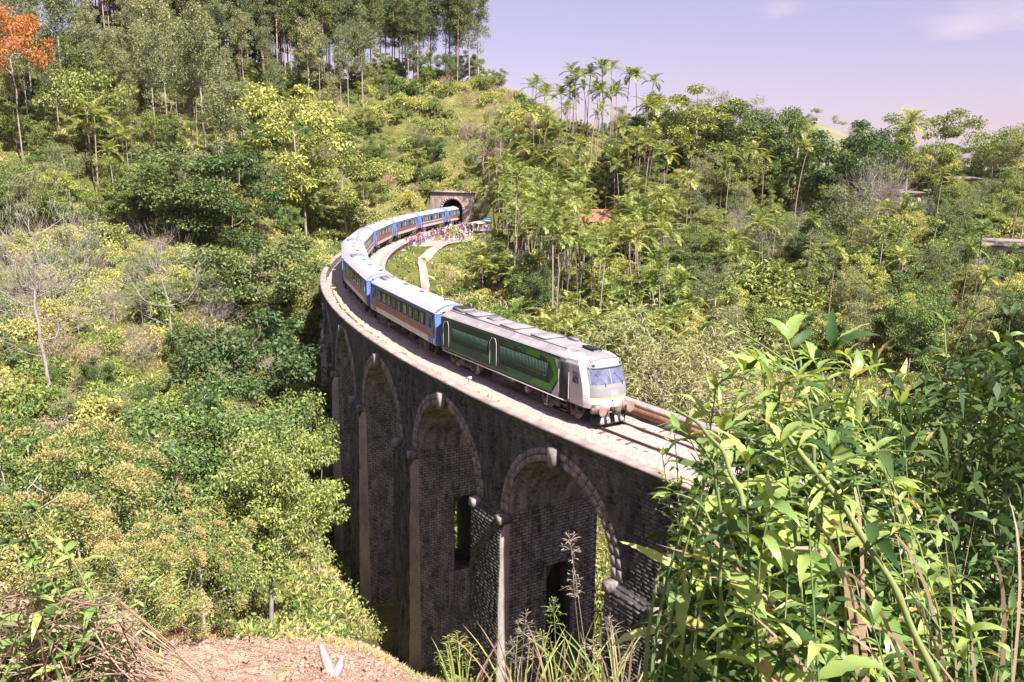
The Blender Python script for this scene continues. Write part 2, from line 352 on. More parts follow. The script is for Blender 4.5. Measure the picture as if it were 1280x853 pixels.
# core of the wall: spandrels, vaults, piers
core = MB(); NA = 28
th = np.linspace(math.pi, 0, NA + 1)
for k, c in enumerate(arches):
    sa = c + RA * np.cos(th); za = ZS + RA * np.sin(th)
    for off in (SPR, -SPI):
        core.grid(np.stack([np.stack([sa, np.full(NA+1, off), za], -1), np.stack([sa, np.full(NA+1, off), np.full(NA+1, -.3)], -1)]))
        for e0, e1 in ((c - BAY/2, c - RA), (c + RA, c + BAY/2)):
            ss = np.linspace(e0, e1, 4); core.grid(np.stack([np.stack([ss, np.full(4, off), np.full(4, ZS)], -1), np.stack([ss, np.full(4, off), np.full(4, -.3)], -1)]))
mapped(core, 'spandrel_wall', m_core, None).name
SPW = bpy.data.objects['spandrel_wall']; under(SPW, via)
vt = MB()
for k, c in enumerate(arches):
    sa = c + RA * np.cos(th); za = ZS + RA * np.sin(th); oo = np.linspace(-SPI, SPR, 4)
    vt.grid(np.stack([np.stack([np.full(4, s), oo, np.full(4, z)], -1) for s, z in zip(sa, za)]))
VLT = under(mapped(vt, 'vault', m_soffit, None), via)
SL_W, SL_T, SL_B = .9, -10.3, -16.2
def pier_mesh(sc):
    mb = MB(); h = BAY/2 - RA; zz = np.r_[ZS, -6.3, -6.65, -7.0, np.arange(-8, -31, -2)]
    for sgn in (-1, 1):
        s = sc + sgn * h
        mb.grid(np.stack([np.stack([np.full(len(zz), s), np.full(len(zz), -SPI), zz], -1), np.stack([np.full(len(zz), s), np.full(len(zz), -SL_W), zz], -1)]))
        mb.grid(np.stack([np.stack([np.full(len(zz), s), np.full(len(zz), SL_W), zz], -1), np.stack([np.full(len(zz), s), front(zz), zz], -1)]))
        ov = np.linspace(-SL_W, SL_W, 9); tp = SL_T - SL_W + np.sqrt(np.maximum(0, SL_W**2 - ov**2))
        mb.grid(np.stack([np.stack([np.full(9, s), ov, tp], -1), np.stack([np.full(9, s), ov, np.full(9, ZS)], -1)]))
        mb.grid(np.stack([np.stack([np.full(9, s), ov, np.full(9, -30.)], -1), np.stack([np.full(9, s), ov, np.full(9, SL_B)], -1)]))
    s0, s1 = sc - h, sc + h
    path = [(-SL_W, SL_B), (-SL_W, SL_T - SL_W)] + list(zip(ov, tp))[1:-1] + [(SL_W, SL_T - SL_W), (SL_W, SL_B), (-SL_W, SL_B)]
    mb.grid(np.array([[(s0, o, z), (s1, o, z)] for o, z in path]))
    for f in (front(zz), np.full(len(zz), -SPI)):
        mb.grid(np.stack([np.stack([np.full(len(zz), s0), f, zz], -1), np.stack([np.full(len(zz), s1), f, zz], -1)]))
    return mb
piers = [c - BAY/2 for c in arches] + [arches[-1] + BAY/2]
PIER = []
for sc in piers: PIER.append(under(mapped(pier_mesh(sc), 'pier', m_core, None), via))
# blocks: every course of the outer wall, the piers and the vaults
BL = []     # (s0,s1,off0,out,z0,z1,host)
rb = random.Random(3)
CH, CL = .205, .46
z = -.34
while z > -28:
    z0, z1 = z - CH, z; zc = (z0 + z1) / 2
    k = int(round(z / CH))
    s = -22.0 + (CL / 2 if k % 2 else 0)
    while s < 72:
        w = CL * rb.uniform(.86, 1.14); a, b = s, s + w; s = b
        if z0 > ZS:
            c = min(arches, key=lambda q: abs(q - (a + b) / 2))
            zr = z0 - ZS; lim = math.sqrt(max(0, 4.85 ** 2 - zr * zr))
            if a > c - lim and b < c + lim: continue
            if a < c - lim < b: b = c - lim
            elif a < c + lim < b: a = c + lim
            if b - a < .12: continue
            BL.append((a, b, SPR, rb.uniform(.025, .075), z0, z1, 'w'))
        else:
            pc = min(piers, key=lambda q: abs(q - (a + b) / 2)); h = BAY/2 - RA
            if b < pc - h or a > pc + h: continue
            a = max(a, pc - h); b = min(b, pc + h)
            if b - a < .12: continue
            BL.append((a, b, float(front(zc)), rb.uniform(.025, .075), z0, z1, 'w'))
    z -= CH
def block_v(a, b, o, d, z0, z1, g=.018, c=.014):
    a += g; b -= g; z0 += g; z1 -= g
    return np.array([[a,o-.03,z0],[b,o-.03,z0],[b,o-.03,z1],[a,o-.03,z1],[a+c,o+d,z0+c],[b-c,o+d,z0+c],[b-c,o+d,z1-c],[a+c,o+d,z1-c]])
BF = [[4,5,6,7],[0,1,5,4],[1,2,6,5],[2,3,7,6],[3,0,4,7]]
def near_key(t_):
    P = trk((t_[0] + t_[1]) / 2, SPR, (t_[4] + t_[5]) / 2); u, v, c = proj(P[0], P[1], P[2])
    return c if (u < 790 and v < 850 and v > 480) else 1e6 + c
order = sorted(range(len(BL)), key=lambda q: near_key(BL[q])); single = set(order[:300])
ub = []
for kx in range(5):
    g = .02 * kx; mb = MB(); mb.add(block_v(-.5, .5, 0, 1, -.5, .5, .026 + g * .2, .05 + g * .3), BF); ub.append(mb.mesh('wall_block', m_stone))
def frame(s, off, z, tilt=0.0):
    P = trk(s, off, z); h = float(np.interp(s, SS, _h))
    return Matrix.Translation(Vector(P)) @ Matrix.Rotation(h, 4, 'Z') @ Matrix.Rotation(tilt, 4, 'Y')
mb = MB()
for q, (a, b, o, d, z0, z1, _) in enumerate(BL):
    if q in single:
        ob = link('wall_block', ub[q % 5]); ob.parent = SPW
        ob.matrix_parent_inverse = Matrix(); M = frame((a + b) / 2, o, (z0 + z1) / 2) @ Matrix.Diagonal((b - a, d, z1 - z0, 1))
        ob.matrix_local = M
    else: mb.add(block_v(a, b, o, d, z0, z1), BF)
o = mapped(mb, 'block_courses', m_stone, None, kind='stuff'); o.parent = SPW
mb = MB()                                             # pier sides seen inside the arches, and the vault rings
for k, c in enumerate(arches[:6]):
    s = c + RA; z = ZS; row = 0
    while z > -26:
        z0, z1 = z - CH, z; o0 = -SPI + (CL / 2 if row % 2 else 0); fr = float(front((z0 + z1) / 2)) - .01; row += 1; z -= CH
        for e in np.arange(o0, fr, CL):
            a, b = e, min(e + CL, fr)
            if b - a < .1 or a > SPR - .12: continue
            b = min(b, SPR - .02)
            if z1 > SL_B and z0 < SL_T:
                if a > -SL_W - .08 and b < SL_W + .08: continue
                if a < -SL_W < b: b = -SL_W - .06
                elif a < SL_W < b: a = SL_W + .06
                if b - a < .08: continue
            d = rb.uniform(.015, .05); V = block_v(a, b, 0, d, z0, z1)
            mb.add(np.stack([s - V[:, 1], V[:, 0], V[:, 2]], -1), [f[::-1] for f in BF])
    nc = int(math.pi * RA / CH); da = math.pi / nc
    for r in range(nc):
        for e in np.arange(-SPI + (CL / 2 if r % 2 else 0), SPR, CL):
            a, b = e, min(e + CL, SPR); d = rb.uniform(.01, .04)
            V = block_v(a, b, 0, d, r * CH, (r + 1) * CH); an = V[:, 2] / RA; rad = RA - V[:, 1]
            mb.add(np.stack([c + rad * np.cos(an), V[:, 0], ZS + rad * np.sin(an)], -1), [f[::-1] for f in BF])
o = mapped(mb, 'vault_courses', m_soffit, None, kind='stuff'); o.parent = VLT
m_edge = stone('painted_sunlit_edge', (.30, .27, .255), (.40, .36, .34), (.50, .45, .43), .35)  # pale colour painting the sunlit strip onto the pier corners
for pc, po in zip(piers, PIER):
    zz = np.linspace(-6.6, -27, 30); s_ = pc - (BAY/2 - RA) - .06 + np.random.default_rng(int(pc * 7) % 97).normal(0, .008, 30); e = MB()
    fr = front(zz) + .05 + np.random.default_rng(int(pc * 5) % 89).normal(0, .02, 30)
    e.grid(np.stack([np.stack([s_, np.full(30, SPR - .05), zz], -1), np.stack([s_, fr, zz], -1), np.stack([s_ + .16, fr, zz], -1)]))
    o = mapped(e, 'pier_sunlit_strip', m_edge, None); o.parent = po
# arch rings of two courses of cut stones, with a key block, and impost blocks on the piers
def vous(r0, r1, n, d):
    a = math.pi / n / 2 * .94; mb = MB()
    V = []
    for rr_, aa_, yy in [(r0,-a,-.05),(r0,a,-.05),(r1,a,-.05),(r1,-a,-.05),(r0+.02,-a*.93,d),(r0+.02,a*.93,d),(r1-.02,a*.93,d),(r1-.02,-a*.93,d)]:
        V.append((rr_ * math.sin(aa_), yy, rr_ * math.cos(aa_) - r0))
    mb.add(V, [f[::-1] for f in [[4,5,6,7],[0,1,5,4],[1,2,6,5],[2,3,7,6],[3,0,4,7],[0,3,2,1]]]); return mb
rings = [(RA - .02, RA + .37, 24, .09), (RA + .385, RA + .76, 27, .075)]
vm = [vous(*r).mesh('arch_stone', m_ring) for r in rings]
for k, c in enumerate(arches):
    back = MB(); rr0, rr1 = RA, RA + .74
    back.grid(np.stack([np.stack([c + r * np.cos(th), np.full(NA+1, SPR + .02), ZS + r * np.sin(th)], -1) for r in (rr0, rr1)]))
    ring = under(mapped(back, 'arch_ring', m_core, None), via)
    if k < 5:
        for (r0, r1, n, d), me in zip(rings, vm):
            for q in range(n):
                an = math.pi * (q + .5) / n
                if abs(an - math.pi / 2) < .075: continue
                s = c + r0 * math.cos(an); z = ZS + r0 * math.sin(an)
                ob = link('arch_stone', me); ob.parent = ring
                ob.matrix_local = frame(s, SPR + rb.uniform(0, .02), z, math.pi / 2 - an)
    else:
        mb = MB()
        for (r0, r1, n, d) in rings:
            for q in range(n):
                an = math.pi * (q + .5) / n; Vv = np.array(vous(r0, r1, n, d).v[0]); rot = math.pi/2 - an
                x = Vv[:, 0] * math.cos(rot) + (Vv[:, 2] + r0) * math.sin(rot); zz = -Vv[:, 0] * math.sin(rot) + (Vv[:, 2] + r0) * math.cos(rot)
                mb.add(np.stack([c + x, SPR + Vv[:, 1], ZS + zz], -1), [[0,3,2,1],[4,5,6,7],[0,1,5,4],[1,2,6,5],[2,3,7,6],[3,0,4,7]])
        o = mapped(mb, 'arch_stone_course', m_ring, None, kind='stuff'); o.parent = ring
    mb = MB(); mb.hexa([(-.24,-.1,-.12),(.24,-.1,-.12),(.24,.46,-.12),(-.24,.46,-.12),(-.30,-.1,.95),(.30,-.1,.95),(.30,.46,.95),(-.30,.46,.95)])
    ob = mb.build('keystone', m_ring, ring); ob.matrix_local = frame(c, SPR, ZS + RA)
mi = MB(); mi.hexa([(-.3,-.2,-.28),(.3,-.2,-.28),(.3,.66,-.28),(-.3,.66,-.28),(-.3,-.2,.26),(.3,-.2,.26),(.3,.62,.22),(-.3,.62,.22)]); mi = mi.mesh('impost_block', m_ring)
for pc, po in zip(piers, PIER):
    for sg in (-1, 1):
        ob = link('impost_block', mi, po); ob.matrix_local = frame(pc + sg * (BAY/2 - RA - .22), SPR, ZS - .3)
# parapets: render-coped walls on both sides, and the filled bed between
def sweep(poly, s0, s1, ds=1.0, jit=0.0, seed=1):
    ss = np.arange(s0, s1 + .01, ds); r = np.random.default_rng(seed); n = len(poly)
    P = np.array(poly); W = np.zeros((len(ss), n + 1, 3))
    J = r.normal(0, jit, (len(ss), n, 2)) if jit else np.zeros((len(ss), n, 2))
    for q in range(n + 1): W[:, q, 0] = ss; W[:, q, 1] = P[q % n, 0] + J[:, q % n, 0]; W[:, q, 2] = P[q % n, 1] + J[:, q % n, 1]
    mb = MB(); mb.grid(W); mb.add(W[0, :n], [list(range(n))]); mb.add(W[-1, :n], [list(range(n))[::-1]]); return mb
m_par_in = plain('parapet_brick', (.30, .15, .10), .9, .3, 2.5, spec=.1, dirt=((.5, .4, .35), .5))
for nm, sg, e in (('outer', 1, 118), ('inner', -1, 112)):
    o = mapped(sweep([(3.38*sg, -.62), (3.38*sg, .04), (3.84*sg, .04), (3.84*sg, -.62)][::sg], -34, e, 1.0, 0), 'parapet', m_par_in if sg < 0 else m_core, None); under(o, via)
    c = mapped(sweep([(3.36*sg, .045), (3.36*sg, .20), (3.46*sg, .245), (3.95*sg, .245), (4.06*sg, .18), (4.06*sg, .06), (3.9*sg, .045)][::sg], -34, e, 1.0, .012, 4 + sg), 'coping', m_cope, None, smooth=False)
    c.parent = o; c.matrix_parent_inverse = o.matrix_parent_inverse.copy() if False else Matrix()
    under_b = mapped(sweep([(3.82*sg, -.34), (3.82*sg, -.02), (4.0*sg, .03), (4.0*sg, -.20)][::sg], -34, e, 1.0, .004, 6), 'string_course', m_core, None); under_b.parent = o
o = mapped(sweep([(-2.6, -.85), (-2.6, -.64), (-3.9, -.64), (-3.9, -.72), (-3.0, -1.1)], -34, 112, 1.5), 'corbel_course', m_core, None); under(o, via)
o = mapped(sweep([(3.80, -12), (3.80, -.3), (3.2, -.3), (3.2, -12)], 69.9, 118, 1.5), 'retaining_wall', m_core, None); under(o, via)
o = mapped(sweep([(-3.80, -12), (-3.80, -.3), (-3.2, -.3), (-3.2, -12)][::-1], 69.9, 112, 1.5), 'retaining_wall', m_core, None); under(o, via)
o = mapped(sweep([(3.80, -9), (3.80, -.3), (-3.8, -.3), (-3.8, -9)], -34, -18.4, 1.5), 'abutment', m_core, None); under(o, via)
m_bal = plain('dusty_ballast', (.36, .30, .28), .95, .35, 9.0, spec=.1, dirt=((.42, .34, .3), .4), bumpy=.5)
SB = np.arange(-34, 160.01, 1.0)
prof = np.array([(-3.4, -.56), (-2.6, -.5), (-2.0, -.26), (-1.3, -.15), (0, -.13), (1.3, -.155), (2.0, -.27), (2.6, -.5), (3.4, -.56)])
rj = np.random.default_rng(5)
prof_off, prof_z = prof[:, 0], prof[:, 1]
Wb = np.stack([np.stack([np.full(9, s), prof[:, 0], prof[:, 1] + rj.normal(0, .025, 9)], -1) for s in SB])
mb = MB(); mb.grid(Wb[:, ::-1]); mapped(mb, 'track_bed', m_bal, None, kind='structure', smooth=True)
# ================================================================== THE TRACK
m_rail = plain('rail_steel', (.16, .10, .075), .5, .3, 8, metal=.5, spec=.5)
m_slp = plain('sleeper_timber', (.17, .13, .11), .9, .3, 6, spec=.1, dirt=((.36, .3, .26), .5))
track = thing('railway_track', 'single curved railway track of two rails running over the viaduct', 'track', tuple(trk(0, 0, -.2)))
for sg in (-.838, .838):
    mb = sweep([(sg-.065, -.155), (sg-.065, -.13), (sg-.012, -.11), (sg-.012, -.04), (sg-.036, -.03), (sg-.036, 0), (sg+.036, 0), (sg+.036, -.03), (sg+.012, -.04), (sg+.012, -.11), (sg+.065, -.13), (sg+.065, -.155)][::-1], -34, 172, .75)
    under(mapped(mb, 'rail', m_rail, None), track)
mb = MB(); mb.box((0, 0, 0), (.25, 2.75, .13)); sm = mb.mesh('sleeper', m_slp)
q = 0
for s in np.arange(-24, 157, .72):
    if q >= 250: break
    ob = link('sleeper', sm, track); ob.matrix_local = Matrix.Translation(-Vector(track.location)) @ frame(s, rb.uniform(-.04, .04), -.222); q += 1
# loose stones and dry weed heads along the edge of the bed
m_lump = plain('pale_loose_stone', (.50, .42, .27), .95, .3, 6, spec=.1, bumpy=.6)
mb = MB(); r = np.random.default_rng(8)
for s in np.arange(-20, 62, .78):
    for kk in range(3):
        c = np.array([s + r.normal(0, .14), 2.42 + r.normal(0, .12), -.38 + r.uniform(0, .06)]); rad = r.uniform(.14, .30)
        lat = np.linspace(-1.2, 1.2, 4); lon = np.arange(6) * math.pi / 3 + r.uniform(0, 1)
        Vv = np.array([[math.cos(a_) * math.cos(b_) * 1.2, math.cos(a_) * math.sin(b_), math.sin(a_) * .8] for a_ in lat for b_ in lon]) * rad * r.uniform(.75, 1.2, (24, 1))
        F = [[i_*6 + j_, i_*6 + (j_+1) % 6, i_*6 + 6 + (j_+1) % 6, i_*6 + 6 + j_] for i_ in range(3) for j_ in range(6)]
        mb.add(Vv + c, F); mb.add(Vv[18:] + c, [[0,1,2,3,4,5]])
mapped(mb, 'edge_stones', m_lump, None, kind='stuff')
# ================================================================== THE TRAIN
# local axes: x towards the front of the vehicle, y to its left, z up from the rail head
m_roof = plain('pale_roof_paint', (.43, .385, .41), .55, .10, 1.2, dirt=((.5, .43, .42), .5))
m_roofd = plain('grey_roof_fittings', (.20, .19, .20), .7, .2, 3)
m_blue = plain('blue_coach_paint', (.10, .15, .34), .35, .08, 1.0, dirt=((.25, .22, .24), .25))
m_lblue = plain('bright_blue_end_paint', (.10, .20, .62), .4, .08, 1.0, dirt=((.3, .27, .3), .3))
m_red = plain('red_brown_stripe', (.27, .075, .055), .4, .08, 1.0)
m_sil = plain('silver_stripe', (.55, .50, .50), .4, .08, 1.0, dirt=((.3, .25, .22), .5))
m_dark = plain('grimy_underframe', (.045, .04, .036), .8, .3, 4, spec=.2)
m_rust = plain('dusty_bogie_steel', (.12, .095, .08), .8, .3, 5, spec=.2)
m_wheel = plain('wheel_steel', (.22, .19, .17), .5, .2, 5, metal=.4)
m_dg = plain('dark_green_paint', (.010, .050, .030), .35, .12, 1.0, dirt=((.05, .055, .045), .35))
m_mg = plain('mid_green_paint', (.02, .13, .055), .35, .08, 1.0)
m_bgn = plain('bright_green_paint', (.075, .26, .03), .35, .08, 1.0)
m_grey = plain('pale_grey_cab_paint', (.50, .46, .49), .4, .06, 1.0, dirt=((.35, .3, .3), .3))
m_white = plain('white_cab_paint', (.72, .68, .70), .35, .05, 1.0)
m_mask = plain('grey_front_mask', (.25, .24, .26), .4, .08, 1.0)
m_yel = plain('yellow_green_stripe', (.60, .62, .12), .4, .05, 1.0)
m_blk = plain('black_rubber', (.018, .018, .02), .7, .2, 4)
m_cop = plain('weathered_buffer_steel', (.25, .17, .145), .6, .2, 5)
m_grl = plain('green_grille_slats', (.035, .075, .05), .6, .15, 3)
m_curt = plain('drawn_yellow_curtain', (.34, .30, .12), .8, .3, 5)
m_glass, t, p = mat('window_glass'); p.inputs['Base Color'].default_value = (.02, .03, .04, 1); p.inputs['Roughness'].default_value = .06; p.inputs['Specular IOR Level'].default_value = .8
m_wind, t, p = mat('windscreen_glass'); p.inputs['Base Color'].default_value = (.22, .26, .50, 1); p.inputs['Roughness'].default_value = .08; p.inputs['Specular IOR Level'].default_value = .9
n = noise(t, 2.2, 3); c = ramp(t, [(.35, (.08, .10, .17)), (.75, (.20, .22, .32))]); t.links.new(n.outputs[0], c.inputs[0]); t.links.new(c.outputs[0], p.inputs['Base Color'])
VL, CW = 18.1, 1.45
def arc_roof(hw, ze, zt, n=9):
    y = np.linspace(-hw, hw, n); return y, ze + (zt - ze) * (1 - (np.abs(y) / hw) ** 2.4)
def wheelset_meshes():
    w = MB(); t = np.arange(16) * math.pi / 8
    prof = [(.0, .07), (.30, .07), (.32, .02), (.44, .02), (.46, .07), (.46, -.06), (.49, -.07), (.49, -.09), (.0, -.09)]
    V = np.array([[(r * math.cos(a), y, r * math.sin(a)) for a in t] for r, y in prof]); n = len(t)
    for i_ in range(len(prof) - 1): w.add(np.concatenate([V[i_], V[i_+1]]), [[k_, n + k_, n + (k_+1) % n, (k_+1) % n] for k_ in range(n)])
    return w.mesh('wheel', m_wheel, True)
me_wheel = wheelset_meshes()
def bogie_mesh(L):
    b = MB()
    for sg in (-1, 1):
        y = sg * 1.12
        b.prism([(-L/2, .42), (-L/2, .62), (-L/2 + .5, .70), (-.5, .58), (.5, .58), (L/2 - .5, .70), (L/2, .62), (L/2, .42), (L/2 - .6, .42), (.6, .34), (-.6, .34), (-L/2 + .6, .42)], y - .07, y + .07, 1)
        for xx in (-L/2 + .55, L/2 - .55):
            b.box((xx, y + sg * .12, .46), (.34, .16, .34)); b.tube([(xx - .3, y + sg*.1, .45), (xx - .3, y + sg*.1, .95)], .09, 8); b.tube([(xx + .3, y + sg*.1, .45), (xx + .3, y + sg*.1, .95)], .09, 8)
        b.box((0, y + sg * .05, .66), (.6, .3, .5)); b.tube([(-.9, y + sg*.2, .75), (.9, y + sg*.2, .6)], .04, 6)
    b.box((0, 0, .75), (.6, 2.3, .22))
    for xx in (-L/2 + .55, L/2 - .55): b.tube([(xx, -1.0, .47), (xx, 1.0, .47)], .08, 8)
    return b.mesh('bogie', m_rust)
me_bog = bogie_mesh(3.1); me_bogL = bogie_mesh(3.9)
def bogies(par, xs, me, L):
    for x in xs:
        b = link('bogie', me, par, loc=(x, 0, 0))
        for xx in (-L/2 + .55, L/2 - .55):
            for sg in (-1, 1): link('wheel', me_wheel, b, loc=(xx, sg * .86, .49), rot=(0, 0, 0 if sg < 0 else math.pi))
def panel(y, poly, mats, name, par, d=.006, sg=1):
    """thin plate on the vehicle side at lateral y (sg = which side), poly in (x, z)"""
    mb = MB(); lo, hi = (y, y + sg * d); mb.prism(poly, min(lo, hi), max(lo, hi), 1); return mb.build(name, mats, par)
def rect(x0, x1, z0, z1): return [(x0, z0), (x1, z0), (x1, z1), (x0, z1)]
# ---- coach
def make_coach(vary):
    c = thing('passenger_coach', 'coach', 'train coach')
    h = VL / 2 - .25; w = CW
    b = MB()          # shell: blue band with window row, red-brown stripe, silver skirt; blue ends
    zs = [1.02, 1.42, 1.50, 1.86, 2.02, 3.40]; ms = [2, 2, 1, 1 if vary != 2 else 2, 0]
    for sg in (-1, 1):
        yy = [w - .05, w, w, w, w, w - .05]
        for k in range(5):
            q = [(-h, sg*yy[k], zs[k]), (h, sg*yy[k], zs[k]), (h, sg*yy[k+1], zs[k+1]), (-h, sg*yy[k+1], zs[k+1])]
            b.add(q, [[0,1,2,3]] if sg < 0 else [[3,2,1,0]], ms[k])
    ry, rz = arc_roof(w - .05, 3.40, 3.92, 11)
    for x, s in ((h, 1), (-h, -1)):
        ring = [(x, -(w - .05), 1.02), (x, w - .05, 1.02), (x, w, 2.0), (x, w - .05, 3.4)] + [(x, y, z) for y, z in zip(ry[::-1], rz[::-1])][1:] + [(x, -w, 2.0)]
        b.add(ring, [list(range(len(ring)))[::s]], 3)
    b.add([(-h, -w+.05, 1.02), (h, -w+.05, 1.02), (h, w-.05, 1.02), (-h, w-.05, 1.02)], [[3,2,1,0]], 4)
    b.build('body_shell', [m_blue, m_red, m_sil, m_lblue, m_dark], c)
    rf = MB(); ry, rz = arc_roof(w + .01, 3.37, 3.95, 13)
    rf.grid(np.stack([np.stack([np.full(13, x), ry, rz], -1) for x in np.linspace(h + .05, -h - .05, 10)]))
    for x in (h + .05, -h - .05): rf.add(np.stack([np.full(13, x), ry, rz], -1), [list(range(13))[::(-1 if x > 0 else 1)]], 0)
    rfo = rf.build('roof', m_roof, c, smooth=False)
    for k in range(7):       # raised roof joints
        x = -h + 1.4 + k * (2*h - 2.8) / 6
        MB().grid(np.stack([np.stack([np.full(13, xx), ry, rz + zz], -1) for xx, zz in ((x+.03, .0), (x+.02, .008), (x-.02, .008), (x-.03, 0))])).build('roof_joint', m_roof, rfo)
    g = MB(); g.grid(np.stack([np.stack([np.full(2, x), np.array([-.01, .05]) + sg * (w + .01), np.array([3.34, 3.40])], -1) for sg in (1,) for x in (h, -h)])); 
    for x, s in ((h, 1), (-h, -1)):
        e = MB()
        for z0, z1, y0, y1 in ((1.0, 3.45, -.95, -.72), (1.0, 3.45, .72, .95), (3.3, 3.55, -.95, .95)): e.box((x + s * .14, (y0 + y1) / 2, (z0 + z1) / 2), (.28, y1 - y0, z1 - z0))
        e.build('gangway_bellows', m_blk, c)
        rim = MB(); R_, Z_ = arc_roof(w + .02, 3.37, 3.965, 13)
        for (y0, z0), (y1, z1) in zip(zip(R_, Z_), list(zip(R_, Z_))[1:]): rim.hexa([(x - .32*s, y0, z0 - .02), (x + .03*s, y0, z0 - .02), (x + .03*s, y1, z1 - .02), (x - .32*s, y1, z1 - .02), (x - .32*s, y0, z0 + .02), (x + .03*s, y0, z0 + .02), (x + .03*s, y1, z1 + .02), (x - .32*s, y1, z1 + .02)])
        for sg in (-1, 1): rim.box((x - .14*s, sg * (w + .004), 2.25), (.34, .012, 2.3))
        rim.build('end_frame', m_lblue, c)
    for sg in (-1, 1):
        y = sg * w
        for k in range(9):
            x = -h + 3.0 + k * (2*h - 6.0) / 8
            if k in (0, 8) and vary == 1: continue
            f = panel(y, rect(x - .56, x + .56, 2.14, 3.10), m_blk, 'window', c, .012, sg)
            panel(y + sg * .012, rect(x - .48, x + .48, 2.22, 3.02), m_glass, 'pane', f, .006, sg)
            if (k * 3 + vary) % 4 != 1: panel(y + sg * .018, rect(x - .30, x + (.42 if k % 2 else .12), 2.24, 2.99), m_curt, 'curtain', f, .004, sg)
        for x in (-h + 1.25, h - 1.25):
            d = panel(y, rect(x - .48, x + .48, 1.10, 3.22), m_blue, 'door', c, .02, sg)
            panel(y + sg * .02, rect(x - .30, x + .30, 2.15, 3.0), m_glass, 'pane', d, .006, sg)
            panel(y + sg * .02, rect(x - .44, x + .44, 1.52, 1.84), m_red, 'stripe', d, .004, sg)
            mb = MB(); mb.tube([(x + .6, y + sg*.05, 1.5), (x + .6, y + sg*.05, 2.6)], .022, 6); mb.build('handrail', m_sil, d)
            mb = MB(); mb.box((x, y - sg * .1, .72), (.7, .28, .05)); mb.box((x, y - sg * .1, .42), (.7, .28, .05)); mb.box((x - .33, y - sg*.1, .7), (.04, .2, .7)); mb.box((x + .33, y - sg*.1, .7), (.04, .2, .7)); mb.build('step', m_dark, c)
        mb = MB(); mb.box((0, y * 1.005, 3.42), (2*h, .05, .045)); mb.build('gutter', m_roof, c)
    ac = MB()
    for x in (-h + 1.5,): ac.box((x, -.05, 3.95), (1.7, 1.35, .16), taper=.9); ac.box((x - .4, .05, 4.04), (.6, .5, .08)); ac.box((x + .45, -.1, 4.04), (.5, .6, .08))
    ac.build('roof_unit', m_roofd, c)
    for x, y in ((h - 2.6, .35), (h - 7.2, 0), (-h + 6, .1)):
        mb = MB(); mb.tube([(x, y, 3.88), (x, y, 4.02)], .16, 8); mb.tube([(x, y, 4.0), (x, y, 4.07)], .22, 8); mb.build('roof_vent', m_roofd, c)
    un = MB()
    for x, L_, hh in ((-2.2, 2.0, .55), (.6, 1.4, .45), (2.6, 1.2, .6)):
        for sg in (-1, 1): un.box((x, sg * .95, 1.0 - hh / 2), (L_, .6, hh))
    un.box((0, 0, .95), (2*h - .3, 1.6, .14)); un.tube([(-3, .3, .6), (3.2, .3, .6)], .2, 8)
    un.build('underframe', m_dark, c)
    bogies(c, (-h + 2.9, h - 2.9), me_bog, 3.1)
    bf = MB()
    for x, s in ((h, 1), (-h, -1)):
        for sg in (-1, 1): bf.tube([(x, sg * .88, 1.0), (x + s * .25, sg * .88, 1.0)], .1, 8)
    bf.build('buffer_stock', m_dark, c)
    return c
def place(o, s0, L):
    A = Vector(trk(s0 + 3, 0, 0)); B = Vector(trk(s0 + L - 3, 0, 0)); d = (A - B).normalized()
    F = Vector(trk(s0 + L / 2, 0, 0)); c = (A + B) / 2
    o.location = c; o.rotation_euler = (0, 0, math.atan2(d.y, d.x))
LL, LC = 18.475, 18.859
co = [make_coach(0), make_coach(1), make_coach(2)]
clab = ['dark blue coach with red-brown stripe coupled directly behind the green locomotive',
        'second coach behind the locomotive, dark blue with dark end windows',
        'third coach behind the locomotive, its pale roof seen end on at the bend',
        'fourth coach behind the locomotive, where the train begins to turn right',
        'fifth coach behind the locomotive, sunlit side above the first of the crowd',
        'sixth coach behind the locomotive, sunlit side with red stripe above the crowd',
        'seventh coach behind the locomotive, last one wholly outside the tunnel',
        'rearmost coach with its far end inside the tunnel mouth']
used = set()
for k in range(8):
    v = [0, 1, 0, 2, 1, 0, 2, 1][k]
    o = co[v] if v not in used else copy_tree(co[v]); used.add(v)
    place(o, LL + k * LC + (LC - VL) / 2 - .0, VL); tag(o, clab[k], 'train coach', 'coaches of the train on the viaduct')
# ---- locomotive
lo = thing('diesel_locomotive', 'green and pale grey diesel locomotive leading the train over the viaduct', 'locomotive')
HL = 9.05; w = CW; XC = HL - 3.1                       # XC: back of the cab section
b = MB()
for sg in (-1, 1):
    for z0, z1, y0, y1 in ((1.0, 1.25, w - .06, w), (1.25, 3.30, w, w), (3.30, 3.50, w, w - .08)):
        b.add([(-HL, sg*y0, z0), (XC, sg*y0, z0), (XC, sg*y1, z1), (-HL, sg*y1, z1)], [[0,1,2,3]] if sg < 0 else [[3,2,1,0]])
b.add([(-HL, -w+.06, 1.0), (-HL, w-.06, 1.0), (-HL, w, 1.25), (-HL, w, 3.3), (-HL, w-.08, 3.5), (-HL, .7, 3.85), (-HL, -.7, 3.85), (-HL, -w+.08, 3.5), (-HL, -w, 3.3), (-HL, -w, 1.25)], [list(range(10))[::-1]])
b.build('body_side', m_dg, lo)
rf = MB(); rp = [(-w + .02, 3.46), (-1.12, 3.62), (-.85, 3.80), (-.80, 3.86), (0, 3.90), (.80, 3.86), (.85, 3.80), (1.12, 3.62), (w - .02, 3.46)]
rf.grid(np.array([[(x, y, z) for y, z in rp] for x in (XC + .7, -HL - .04)])); rf.add([(-HL - .04, y, z) for y, z in rp], [list(range(9))])
